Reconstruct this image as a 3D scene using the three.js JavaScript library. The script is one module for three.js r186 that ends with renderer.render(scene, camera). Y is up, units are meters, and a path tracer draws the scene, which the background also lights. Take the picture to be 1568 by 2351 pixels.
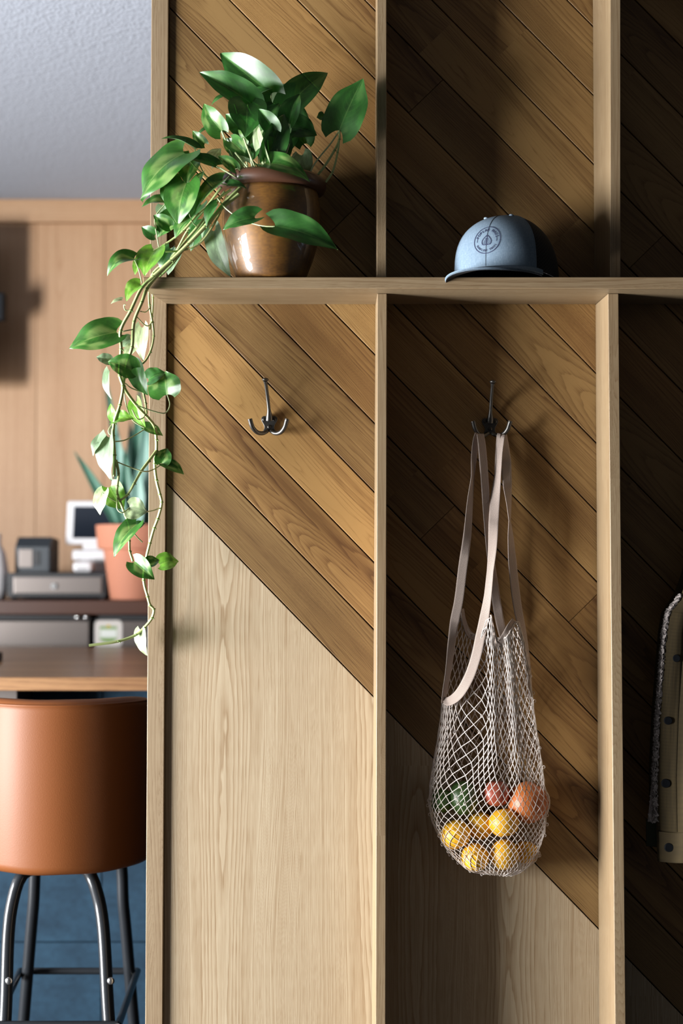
import * as THREE from 'three';
import { RoundedBoxGeometry } from 'three/addons/geometries/RoundedBoxGeometry.js';
import { mergeGeometries } from 'three/addons/utils/BufferGeometryUtils.js';
import { RectAreaLightUniformsLib } from 'three/addons/lights/RectAreaLightUniformsLib.js';

/* ------------------------------------------------------------------ camera, light, exposure */
const W = 1568, H = 2351, F = 3265, CX = 784, CY = 1175.5;
const TILT = 1.82 * Math.PI / 180;
const EYE = new THREE.Vector3(0, 1.4, 2.949);
const scene = new THREE.Scene();
scene.background = new THREE.Color(0.02, 0.022, 0.026);
const camera = new THREE.PerspectiveCamera(2 * Math.atan(CY / F) * 180 / Math.PI, W / H, 0.05, 40);
camera.position.copy(EYE);
camera.rotation.x = TILT;
camera.focus = 2.86;
camera.userData.fStop = 2.2;
const renderer = new THREE.WebGLRenderer({ antialias: true });
renderer.toneMapping = THREE.LinearToneMapping;
renderer.toneMappingExposure = 1.0;
renderer.shadowMap.enabled = true;
RectAreaLightUniformsLib.init();
// daylight of the two windows in the left wall: [z of its middle, width, sill height, height, radiance]
const WINDOWS = [[1.24, 1.9, 0.12, 1.65, 94, 3], [-1.7, 1.7, 0.4, 1.4, 3.5, 2]];
const WALL_X = -3.7;
const DAY = new THREE.Color(0.98, 0.985, 0.99);
const PANES = (zc, w, n) => Array.from({ length: n }, (_, k) => [zc - w / 2 + 0.05 + k * (w - 0.05) / n, zc - w / 2 + (k + 1) * (w - 0.05) / n]);   // [from, to] along z
for (const [z, w, sill, h, power, n] of WINDOWS) for (const [a, b] of PANES(z, w, n)) {
  const l = new THREE.RectAreaLight(DAY, power, b - a, h - 0.1);
  l.position.set(WALL_X + 0.04, sill + h / 2, (a + b) / 2);
  l.lookAt(5, sill + h / 2, (a + b) / 2);
  scene.add(l);
}

/* ------------------------------------------------------------------ helpers */
const V = (x, y, z) => new THREE.Vector3(x, y, z);
const cT = Math.cos(TILT), sT = Math.sin(TILT);
function P(px, py, z) {                       // the point of the photograph px, py at the depth z
  const dx = (px - CX) / F, dy = (CY - py) / F;
  const d = V(dx, dy * cT + sT, -cT + dy * sT);
  return d.multiplyScalar((z - EYE.z) / d.z).add(EYE);
}
const mmpp = (z) => (EYE.z - z) / F;          // metres per pixel at depth z
let seed = 7;
function rnd() { seed = (seed + 0x6d2b79f5) | 0; let t = Math.imul(seed ^ (seed >>> 15), 1 | seed); t = (t + Math.imul(t ^ (t >>> 7), 61 | t)) ^ t; return ((t ^ (t >>> 14)) >>> 0) / 4294967296; }
const rr = (a, b) => a + (b - a) * rnd();
const clamp = (x, a = 0, b = 1) => Math.min(b, Math.max(a, x));
const mix = (a, b, t) => a + (b - a) * t;
const sstep = (a, b, x) => { const t = clamp((x - a) / (b - a)); return t * t * (3 - 2 * t); };
const HASH = new Float32Array(65536); for (let i = 0; i < 65536; i++) HASH[i] = rnd();
const hash2 = (x, y) => HASH[((x * 374761 + y * 668265 + ((x * 31) ^ (y * 17))) & 65535)];
function noise(x, y) {
  const xi = Math.floor(x), yi = Math.floor(y); let u = x - xi, v = y - yi;
  u = u * u * (3 - 2 * u); v = v * v * (3 - 2 * v);
  const a = hash2(xi, yi), b = hash2(xi + 1, yi), c = hash2(xi, yi + 1), d = hash2(xi + 1, yi + 1);
  return a + (b - a) * u + (c - a) * v + (a - b - c + d) * u * v;
}
const used = {};
function numbered(n) { const k = used[n] = (used[n] ?? -1) + 1; return k ? `${n}_${String(k).padStart(3, '0')}` : n; }
function tag(o, label, category, group) { o.userData.label = label; o.userData.category = category; if (group) o.userData.group = group; return o; }
function thing(name, label, category, at, group) {
  const o = new THREE.Group(); o.name = numbered(name); o.position.copy(at); scene.add(o);
  return tag(o, label, category, group);
}
function struct(o) { o.userData.kind = 'structure'; return o; }
function root(o) { const p = V(0, 0, 0); while (o && o !== scene) { p.add(o.position); o = o.parent; } return p; }
// a named mesh whose geometry is given in world coordinates
function put(name, geo, mat, parent = scene, label) {
  if (parent !== scene) { const p = root(parent); geo.translate(-p.x, -p.y, -p.z); }
  const m = new THREE.Mesh(geo, mat); m.name = parent === scene ? numbered(name) : name; m.castShadow = m.receiveShadow = true;
  if (label) m.userData.label = label;
  parent.add(m); return m;
}
function single(name, geo, mat, label, category, at, group) {   // one-mesh thing with its origin at its base
  geo.translate(-at.x, -at.y, -at.z);
  const m = new THREE.Mesh(geo, mat); m.name = numbered(name); m.position.copy(at); m.castShadow = m.receiveShadow = true; scene.add(m);
  return tag(m, label, category, group);
}
function copyOf(o, at, turn, label) {
  const c = o.clone(); c.name = numbered(o.name.replace(/_\d{3}$/, '')); c.position.copy(at); c.rotation.set(...turn); scene.add(c);
  c.userData = { ...o.userData, label }; return c;
}

/* uv in metres, from the dominating direction of each face; grain runs along the axis given (0 x, 1 y, 2 z) */
function grainUV(geo, axis, su = 2, sv = 0.25, ou = 0, ov = 0) {
  const g = geo.index ? geo.toNonIndexed() : geo, p = g.attributes.position, n = p.count, uv = new Float32Array(n * 2);
  const a = V(), b = V(), c = V();
  for (let i = 0; i < n; i += 3) {
    a.fromBufferAttribute(p, i); b.fromBufferAttribute(p, i + 1); c.fromBufferAttribute(p, i + 2);
    const nn = b.clone().sub(a).cross(c.clone().sub(a)); const m = [Math.abs(nn.x), Math.abs(nn.y), Math.abs(nn.z)];
    const k = m.indexOf(Math.max(...m));
    let ua = axis, va;
    if (k === axis) { ua = (axis + 1) % 3; va = (axis + 2) % 3; } else va = 3 - axis - k;
    [a, b, c].forEach((q, j) => { const e = q.toArray(); uv[(i + j) * 2] = (e[ua] + ou) / su; uv[(i + j) * 2 + 1] = (e[va] + ov + (k === axis ? 0 : k * 0.083)) / sv; });
  }
  g.setAttribute('uv', new THREE.BufferAttribute(uv, 2));
  return g;
}
function box(x0, y0, z0, x1, y1, z1, r = 0.002, seg = 2) {
  const g = new RoundedBoxGeometry(x1 - x0, y1 - y0, z1 - z0, seg, Math.min(r, (x1 - x0) / 2.01, (y1 - y0) / 2.01, (z1 - z0) / 2.01));
  g.translate((x0 + x1) / 2, (y0 + y1) / 2, (z0 + z1) / 2); return g;
}
/* a board between two quadrilaterals (front and back: bottom-left, bottom-right, top-right, top-left), edges rounded */
function board(front, back, r) {
  const w = front[0].distanceTo(front[1]), h = front[0].distanceTo(front[3]), d = front[0].distanceTo(back[0]);
  const g = new RoundedBoxGeometry(w, h, d, 3, r), p = g.attributes.position, q = V();
  for (let i = 0; i < p.count; i++) {
    const u = p.getX(i) / w + 0.5, v = p.getY(i) / h + 0.5, t = p.getZ(i) / d + 0.5;
    const bi = (c) => c[0].clone().multiplyScalar((1 - u) * (1 - v)).addScaledVector(c[1], u * (1 - v)).addScaledVector(c[2], u * v).addScaledVector(c[3], (1 - u) * v);
    q.copy(bi(back)).lerp(bi(front), t); p.setXYZ(i, q.x, q.y, q.z);
  }
  return g;
}
function tube(points, r, radial = 8, seg = null, taper = null) {
  const curve = new THREE.CatmullRomCurve3(points, false, 'centripetal');
  const n = seg ?? Math.max(4, points.length * 5);
  const g = new THREE.TubeGeometry(curve, n, r, radial, false);
  if (taper) {
    const p = g.attributes.position, q = V();
    for (let i = 0; i <= n; i++) { const c = curve.getPointAt(i / n), s = taper(i / n); for (let j = 0; j <= radial; j++) { const k = i * (radial + 1) + j; q.fromBufferAttribute(p, k).sub(c).multiplyScalar(s).add(c); p.setXYZ(k, q.x, q.y, q.z); } }
    g.computeVertexNormals();
  }
  return g;
}
function ball(c, r, sx = 1, sy = 1, sz = 1, n = 14) { const g = new THREE.SphereGeometry(r, n, Math.ceil(n * 0.7)); g.scale(sx, sy, sz); g.translate(c.x, c.y, c.z); return g; }
function bag(...gs) { return mergeGeometries(gs.map((g) => { g = g.index ? g.toNonIndexed() : g; for (const k of Object.keys(g.attributes)) if (!['position', 'normal', 'uv'].includes(k)) g.deleteAttribute(k); return g; })); }
/* a sheet from a function of two parameters; thick > 0 closes it into a slab along its normals */
function sheet(fn, nu, nv, thick = 0, closedU = false) {
  const pos = [], uv = [], idx = [];
  for (let j = 0; j <= nv; j++) for (let i = 0; i <= nu; i++) { const q = fn(i / nu, j / nv); pos.push(q.x, q.y, q.z); uv.push(i / nu, j / nv); }
  const s = nu + 1;
  for (let j = 0; j < nv; j++) for (let i = 0; i < nu; i++) { const a = j * s + i; idx.push(a, a + 1, a + s, a + 1, a + s + 1, a + s); }
  let g = new THREE.BufferGeometry();
  g.setAttribute('position', new THREE.Float32BufferAttribute(pos, 3)); g.setAttribute('uv', new THREE.Float32BufferAttribute(uv, 2)); g.setIndex(idx); g.computeVertexNormals();
  if (!thick) return g;
  const n = g.attributes.normal, N = pos.length / 3, p2 = pos.slice(), uv2 = uv.concat(uv), id2 = idx.slice();
  for (let k = 0; k < N; k++) p2.push(pos[3 * k] - n.getX(k) * thick, pos[3 * k + 1] - n.getY(k) * thick, pos[3 * k + 2] - n.getZ(k) * thick);
  for (let k = 0; k < idx.length; k += 3) id2.push(idx[k] + N, idx[k + 2] + N, idx[k + 1] + N);
  const rim = []; for (let i = 0; i < nu; i++) { rim.push([i, i + 1]); rim.push([nv * s + i + 1, nv * s + i]); }
  if (!closedU) for (let j = 0; j < nv; j++) { rim.push([(j + 1) * s, j * s]); rim.push([j * s + nu, (j + 1) * s + nu]); }
  for (const [a, b] of rim) id2.push(a, a + N, b, b, a + N, b + N);
  g = new THREE.BufferGeometry();
  g.setAttribute('position', new THREE.Float32BufferAttribute(p2, 3)); g.setAttribute('uv', new THREE.Float32BufferAttribute(uv2, 2)); g.setIndex(id2); g.computeVertexNormals();
  return g;
}

/* ------------------------------------------------------------------ textures */
function dataTex(w, h, fn, srgb = true) {
  const d = new Uint8Array(w * h * 4);
  for (let y = 0; y < h; y++) for (let x = 0; x < w; x++) { const c = fn(x, y), k = (y * w + x) * 4; d[k] = clamp(c[0], 0, 255); d[k + 1] = clamp(c[1], 0, 255); d[k + 2] = clamp(c[2], 0, 255); d[k + 3] = c[3] ?? 255; }
  const t = new THREE.DataTexture(d, w, h); t.wrapS = t.wrapT = THREE.RepeatWrapping; t.magFilter = THREE.LinearFilter; t.minFilter = THREE.LinearMipmapLinearFilter; t.generateMipmaps = true;
  if (srgb) t.colorSpace = THREE.SRGBColorSpace; t.needsUpdate = true; return t;
}
/* flat-sawn oak: u along the grain over L metres, v across over B metres */
function oak(w, h, L, B, o) {
  const { s0 = 0, ring = 0.0032, h0 = 0.006, rise = 0.03, wob = 0.012, hearts = [0.5], light, dark, amp = 1, blotch = 0.25, streak = 1 } = o;
  return dataTex(w, h, (x, y) => {
    const s = x / w * L + s0 * 13.7, v = y / h * B;
    let best = 1e9;
    for (let k = 0; k < hearts.length; k++) {
      const c = hearts[k] * B + wob * (noise(s * 1.3 + k * 9, 3.1 + s0) - 0.5) * 2;
      const hh = h0 + rise * (noise(s * (1.1 + 0.3 * k) + 17 * k, 8.3 + s0) + 0.35 * noise(s * 5.0 + 31 * k, 4.4));
      const dv = (v - c) * (0.55 + 0.2 * noise(s * 2, v * 6 + k));
      best = Math.min(best, Math.sqrt(dv * dv * 1.1 + hh * hh) + k * 0.0007);
    }
    const warp = 0.0011 * (noise(s * 7, v * 90 + s0) - 0.5) + 0.0006 * (noise(s * 40, v * 260) - 0.5);
    const ph = (best + warp) / (ring * (0.8 + 0.5 * noise(best * 60, s0 + 2)));
    const f = ph - Math.floor(ph);
    const r = Math.exp(-f * 3.2) * sstep(0, 0.1, f) ;
    const fib = noise(s * 18, v * 1400 + s0) * 0.6 + noise(s * 55, v * 2300) * 0.4;
    const pore = sstep(0.55, 0.95, noise(s * 22 + s0 * 3, v * 1300)) * (0.25 + r);
    const tone = (noise(s * 1.7 + s0, v * 11) - 0.5) * blotch + (noise(s * 0.9, v * 45 + s0) - 0.5) * blotch * 0.8;
    const m = clamp(0.10 + amp * 0.62 * r + streak * (0.34 * (fib - 0.5) + 0.3 * pore) + tone);
    return [mix(light[0], dark[0], m), mix(light[1], dark[1], m), mix(light[2], dark[2], m)];
  });
}
const PL = 2, PB = 0.12;     // plank texture: 2 m by 0.12 m
const PLIGHT = [160, 127, 80], PDARK = [88, 58, 27];
const plankTex = [0, 1, 2, 3, 4, 5].map((k) => oak(2048, 256, PL, PB, {
  s0: 3 + k * 5, ring: [0.0035, 0.0028, 0.0042, 0.003, 0.0036, 0.0026][k], h0: [0.004, 0.012, 0.003, 0.02, 0.006, 0.009][k], rise: [0.035, 0.02, 0.05, 0.012, 0.04, 0.03][k],
  hearts: [[0.4], [0.9], [0.55], [1.2], [0.3, 0.8], [-0.1]][k], wob: 0.02, light: PLIGHT, dark: PDARK, amp: 0.85, blotch: 0.62, streak: 1.1 }));
const veneerTex = oak(2048, 1024, 2.2, 0.5, { s0: 2, ring: 0.0042, h0: 0.004, rise: 0.026, hearts: [0.27, 0.88], wob: 0.014, light: [180, 164, 138], dark: [126, 99, 68], amp: 1.0, blotch: 0.14, streak: 1.1 });
const boardTex = oak(2048, 256, 2, 0.25, { s0: 6, ring: 0.0045, h0: 0.03, rise: 0.01, hearts: [1.6], wob: 0.01, light: [146, 130, 108], dark: [100, 78, 56], amp: 0.7, blotch: 0.2, streak: 1.1 });
const barTex = oak(1024, 512, 2, 0.6, { s0: 11, ring: 0.006, h0: 0.01, rise: 0.03, hearts: [0.3, 0.8], light: [146, 110, 76], dark: [84, 56, 36], amp: 0.8, blotch: 0.5 });
const wallTex = oak(1024, 512, 3, 0.6, { s0: 15, ring: 0.006, h0: 0.01, rise: 0.03, hearts: [0.3, 0.8], light: [182, 146, 112], dark: [146, 104, 68], amp: 0.6, blotch: 0.3 });
const greyNoise = (k, a, b) => dataTex(256, 256, (x, y) => { const v = mix(a, b, 0.5 * noise(x / 4 * k, y / 4 * k) + 0.3 * noise(x / 11, y / 11) + 0.2 * noise(x / 1.5, y / 1.5)); return [v, v, v]; }, false);
const plasterBump = greyNoise(1, 0, 255);
const slateTex = dataTex(512, 512, (x, y) => { const n = noise(x / 40, y / 30) * 0.5 + noise(x / 9, y / 7) * 0.3 + noise(x / 2.5, y / 2.5) * 0.2; return [mix(18, 36, n), mix(36, 62, n), mix(50, 80, n)]; });
const leatherBump = dataTex(256, 256, (x, y) => { let best = 9; for (let i = -1; i < 2; i++) for (let j = -1; j < 2; j++) { const cx = Math.floor(x / 8) + i, cy = Math.floor(y / 8) + j, a = hash2((cx + 32) % 32, (cy + 32) % 32), b = hash2((cx + 32) % 32 + 77, (cy + 32) % 32); best = Math.min(best, Math.hypot(cx + a - x / 8, cy + b - y / 8)); } const v = 255 * (1 - clamp(best)); return [v, v, v]; }, false);
const knitTex = dataTex(128, 128, (x, y) => { const a = Math.abs(Math.sin(x / 128 * Math.PI * 8)), b = Math.abs(Math.sin(y / 128 * Math.PI * 10 + (Math.floor(x / 16) % 2) * 1.57)); const v = 0.62 + 0.38 * Math.sqrt(a) * Math.pow(b, 0.6); return [212 * v, 192 * v, 180 * v]; });
const canvasCloth = dataTex(256, 256, (x, y) => { const a = 0.5 + 0.5 * Math.sin(x * 1.57), b = 0.5 + 0.5 * Math.sin(y * 1.57), n = noise(x / 20, y / 20); const v = 0.8 + 0.12 * a * b + 0.16 * (n - 0.5); return [82 * v, 68 * v, 40 * v]; });
const denimTex = dataTex(256, 256, (x, y) => { const n = noise(x / 1.3, y / 16) * 0.6 + noise(x / 16, y / 1.3) * 0.4; return [mix(86, 126, n), mix(106, 144, n), mix(124, 160, n)]; });
const meshTex = dataTex(64, 64, (x, y) => { const d = Math.min(Math.hypot(x % 16 - 8, y % 16 - 8), Math.hypot((x + 8) % 16 - 8, (y + 8) % 16 - 8)); const v = d < 4 ? 8 : 30; return [v, v, v + 3]; });
const glazeTex = dataTex(512, 256, (x, y) => {
  const u = x / 512, v = y / 256, w = noise(Math.abs(u - 0.5) * 24, v * 6 + 7), d = noise(x / 5, y / 3), s = noise(Math.abs(u - 0.5) * 80, v * 3);
  const m = clamp(0.25 + 0.6 * w + 0.25 * (d - 0.5) + 0.2 * (s - 0.5)); return [mix(62, 138, m), mix(38, 94, m), mix(15, 32, m)];
});
/* leaf blades: u along from petiole to tip, v across */
function leafTex(base, vein, spot, spots, k) {
  return dataTex(256, 256, (x, y) => {
    const u = x / 255, v = Math.abs(y / 255 - 0.5) * 2;
    const side = (u - v * 0.42) * 9 + 0.35 * Math.sin(v * 5), f = Math.abs(side - Math.round(side));
    const rib = Math.max(0.45 * (1 - sstep(0.0, 0.13, f)) * (1 - v), 1 - sstep(0.012, 0.05, v));
    const n = noise(u * 7 + k * 20, y / 255 * 9 + k) , n2 = noise(u * 30 + k, y / 9), n3 = noise(u * 4 + k * 3, y / 40 + k * 5);
    const sp = spots * sstep(0.62, 0.9, 0.62 * n3 + 0.5 * noise(u * 5 + y * 0.01 + k * 7, y / 60 + u * 2 + k));
    const t = 0.82 + 0.3 * n + 0.1 * n2;
    return [0, 1, 2].map((c) => mix(mix(base[c] * t, vein[c], rib * 0.55), spot[c], clamp(sp)));
  });
}
const leafMaps = {
  dark: leafTex([46, 98, 37], [112, 156, 84], [150, 180, 110], 0.25, 1),
  green: leafTex([54, 108, 36], [140, 172, 96], [176, 196, 124], 0.55, 2),
  lime: leafTex([104, 158, 48], [164, 196, 104], [186, 208, 126], 0.5, 3),
  grey: leafTex([112, 138, 102], [76, 104, 70], [160, 178, 148], 0.4, 4),
  pale: leafTex([166, 184, 138], [190, 204, 168], [208, 214, 190], 0.7, 5),
};

/* ------------------------------------------------------------------ materials */
const std = (o) => new THREE.MeshPhysicalMaterial({ roughness: 0.6, ...o });
const lin = (r, g, b) => new THREE.Color().setRGB(r, g, b);
const M = {
  veneer: std({ map: veneerTex, roughness: 0.55, bumpMap: veneerTex, bumpScale: 0.0003 }),
  board: std({ map: boardTex, color: lin(1, 0.95, 0.84), roughness: 0.42, bumpMap: boardTex, bumpScale: 0.0002 }),
  post: std({ map: boardTex, color: lin(1.0, 0.96, 0.88), roughness: 0.5, bumpMap: boardTex, bumpScale: 0.0004 }),
  hook: std({ color: lin(0.105, 0.1, 0.094), metalness: 0.9, roughness: 0.4 }),
  screw: std({ color: lin(0.07, 0.065, 0.06), metalness: 0.9, roughness: 0.4 }),
  backing: std({ color: lin(0.02, 0.016, 0.012), roughness: 0.9 }),
  pot: std({ map: glazeTex, roughness: 0.5, clearcoat: 0.7, clearcoatRoughness: 0.045, bumpMap: glazeTex, bumpScale: 0.0006 }),
  potRim: std({ color: lin(0.085, 0.035, 0.018), roughness: 0.45, clearcoat: 0.25, clearcoatRoughness: 0.15 }),
  soil: std({ color: lin(0.02, 0.014, 0.01), roughness: 1 }),
  stem: std({ color: lin(0.42, 0.5, 0.2), roughness: 0.5 }),
  stemDark: std({ color: lin(0.2, 0.3, 0.09), roughness: 0.5 }),
  petiole: std({ color: lin(0.5, 0.58, 0.3), roughness: 0.45 }),
  node: std({ color: lin(0.16, 0.1, 0.05), roughness: 0.8 }),
  knit: std({ map: knitTex, roughness: 0.95, bumpMap: knitTex, bumpScale: 0.0006, sheen: 0.2 }),
  string: std({ color: lin(0.7, 0.63, 0.58), roughness: 0.95 }),
  denim: std({ map: denimTex, roughness: 0.9, sheen: 0.25, bumpMap: denimTex, bumpScale: 0.0003 }),
  capMesh: std({ map: meshTex, roughness: 0.95, bumpMap: meshTex, bumpScale: 0.0005 }),
  capUnder: std({ color: lin(0.012, 0.014, 0.02), roughness: 0.95 }),
  thread: std({ color: lin(0.25, 0.33, 0.42), roughness: 0.9 }),
  olive: std({ map: canvasCloth, roughness: 0.95, sheen: 0.1, bumpMap: canvasCloth, bumpScale: 0.0004 }),
  oliveDark: std({ color: lin(0.035, 0.04, 0.022), roughness: 0.95 }),
  fleece: std({ color: lin(0.6, 0.53, 0.5), roughness: 1, sheen: 0.4, bumpMap: plasterBump, bumpScale: 0.002 }),
  button: std({ color: lin(0.005, 0.006, 0.008), roughness: 0.6, specularIntensity: 0.4 }),
  leather: std({ color: lin(0.15, 0.046, 0.011), roughness: 0.52, bumpMap: leatherBump, bumpScale: 0.0001, specularIntensity: 0.45, clearcoat: 0.06, clearcoatRoughness: 0.35 }),
  blackMetal: std({ color: lin(0.012, 0.014, 0.017), roughness: 0.5, metalness: 0, specularIntensity: 0.3, clearcoat: 0.5, clearcoatRoughness: 0.14 }),
  chrome: std({ color: lin(0.6, 0.6, 0.6), roughness: 0.25, metalness: 1 }),
  steel: std({ color: lin(0.24, 0.21, 0.195), roughness: 0.32, metalness: 0.9 }),
  black: std({ color: lin(0.012, 0.013, 0.016), roughness: 0.45 }),
  printer: std({ color: lin(0.03, 0.04, 0.05), roughness: 0.4 }),
  white: std({ color: lin(0.78, 0.78, 0.8), roughness: 0.35 }),
  screen: std({ color: lin(0.004, 0.008, 0.016), roughness: 0.12 }),
  bar: std({ map: barTex, roughness: 0.34, clearcoat: 0.2, clearcoatRoughness: 0.15 }),
  barEdge: std({ map: barTex, color: lin(1, 0.95, 0.8), roughness: 0.4 }),
  darkWood: std({ color: lin(0.075, 0.028, 0.016), roughness: 0.35 }),
  wallWood: std({ map: wallTex, roughness: 0.5 }),
  slate: std({ map: slateTex, roughness: 0.75, specularIntensity: 0.35, bumpMap: slateTex, bumpScale: 0.001 }),
  grout: std({ color: lin(0.01, 0.014, 0.018), roughness: 0.9 }),
  plaster: std({ color: lin(0.31, 0.335, 0.39), roughness: 0.95, bumpMap: plasterBump, bumpScale: 0.003 }),
  darkPaint: std({ color: lin(0.012, 0.012, 0.013), roughness: 0.9 }),
  leftPaint: std({ color: lin(0.04, 0.04, 0.04), roughness: 0.9 }),
  floor: std({ color: lin(0.018, 0.018, 0.02), roughness: 0.6 }),
  terracotta: std({ color: lin(0.5, 0.2, 0.12), roughness: 0.75, bumpMap: plasterBump, bumpScale: 0.0006 }),
  snake: std({ color: lin(0.07, 0.19, 0.13), roughness: 0.4 }),
  snakeLight: std({ color: lin(0.2, 0.36, 0.3), roughness: 0.4 }),
  glass: std({ color: lin(0.85, 0.97, 0.95), roughness: 0.05, transmission: 1, thickness: 0 }),
  pane: std({ color: lin(0.8, 0.8, 0.8), roughness: 0.5, emissive: lin(1, 0.985, 0.965), emissiveIntensity: 3 }),
  frame: std({ color: lin(0.06, 0.06, 0.06), roughness: 0.6 }),
};
const leafMat = {};
for (const k of Object.keys(leafMaps)) leafMat[k] = std({ map: leafMaps[k], roughness: k === 'grey' ? 0.5 : 0.42, side: THREE.DoubleSide, transmission: 0.32, thickness: 0, clearcoat: k === 'grey' ? 0.05 : 0.18, clearcoatRoughness: 0.3, bumpMap: leafMaps[k], bumpScale: 0.0008 });
const plankMats = [];
for (let k = 0; k < 24; k++) { const t = rr(0.62, 1.0), w = rr(-0.06, 0.07); plankMats.push(std({ map: plankTex[k % 6], color: lin(t * (1 + w * 0.4), t * (0.96 - w * 0.3), t * (0.88 - w)), roughness: 0.5, bumpMap: plankTex[k % 6], bumpScale: 0.0004 })); }

/* ------------------------------------------------------------------ the room */
const X1 = 2.3, ZB = -3.25, ZF = 4.9, TOP = P(0, 460, ZB).y, SPLIT = -0.08;
struct(put('floor', box(WALL_X - 0.2, -0.1, ZB - 0.2, X1 + 0.2, 0, ZF + 0.2), M.floor));
struct(put('ceiling', grainUV(box(WALL_X - 0.2, TOP, ZB - 0.2, X1 + 0.2, TOP + 0.12, SPLIT), 0, 0.4, 0.4), M.plaster));
struct(put('ceiling_front', box(WALL_X - 0.2, TOP, SPLIT, X1 + 0.2, TOP + 0.12, ZF + 0.2), M.darkPaint));
struct(put('wall_right', box(X1, 0, ZB - 0.2, X1 + 0.15, TOP, ZF + 0.2), M.darkPaint));
struct(put('wall_front', box(WALL_X, 0, ZF, X1, TOP, ZF + 0.15), M.darkPaint));
{ // the left wall is pieced round its two windows
  const gs = [], zs = WINDOWS.map(([z, w]) => [z - w / 2, z + w / 2]).sort((a, b) => a[0] - b[0]);
  const x0 = WALL_X - 0.15, x1 = WALL_X; let z = ZB;
  for (const [a, b] of zs) {
    const [, , sill, h] = WINDOWS.find(([c, w]) => Math.abs(c - w / 2 - a) < 1e-6);
    gs.push(box(x0, 0, z, x1, TOP, a, 0.001), box(x0, 0, a, x1, sill, b, 0.001), box(x0, sill + h, a, x1, TOP, b, 0.001)); z = b;
  }
  gs.push(box(x0, 0, z, x1, TOP, ZF, 0.001));
  struct(put('wall_left', bag(...gs), M.leftPaint));
  WINDOWS.forEach(([zc, w, sill, h, , n], i) => {
    const g = new THREE.Group(); g.name = `window_${i + 1}`; g.position.set(WALL_X - 0.06, sill, zc); scene.add(struct(g));
    const a = zc - w / 2, b = zc + w / 2, xa = WALL_X - 0.09, xb = WALL_X - 0.03;
    const panes = PANES(zc, w, n), bars = [[a, panes[0][0]]];
    panes.forEach(([, e], k) => bars.push([e, k + 1 < n ? panes[k + 1][0] : b]));
    for (const [za, zb] of bars) put('window_frame', box(xa, sill, za, xb, sill + h, zb), M.frame, g);
    for (const [za, zb] of panes) { put('window_frame', box(xa, sill, za, xb, sill + 0.05, zb), M.frame, g); put('window_frame', box(xa, sill + h - 0.05, za, xb, sill + h, zb), M.frame, g); put('pane', box(WALL_X - 0.07, sill + 0.05, za, WALL_X - 0.055, sill + h - 0.05, zb, 0.001), M.pane, g); }
  });
}
{ // the far wall behind the bar, clad in upright boards under a flat fascia
  const g = new THREE.Group(); g.name = 'wall_back'; g.position.set(-1, 0, ZB); scene.add(struct(g));
  put('backing', box(WALL_X - 0.1, 0, ZB - 0.14, X1 + 0.1, TOP, ZB - 0.02), M.backing, g);
  const yt = P(0, 513, ZB).y;
  for (let x = WALL_X + 0.002, k = 0; x < X1; x += 0.2955, k++) put('panel', grainUV(box(x, 0, ZB - 0.02, Math.min(x + 0.294, X1), yt, ZB, 0.002, 1), 1, 3, 0.6, k * 0.7, k * 0.23), M.wallWood, g);
  put('fascia', grainUV(box(WALL_X, yt + 0.002, ZB - 0.02, X1, TOP, ZB + 0.022, 0.002), 0, 3, 0.6), M.wallWood, g);
}

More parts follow.
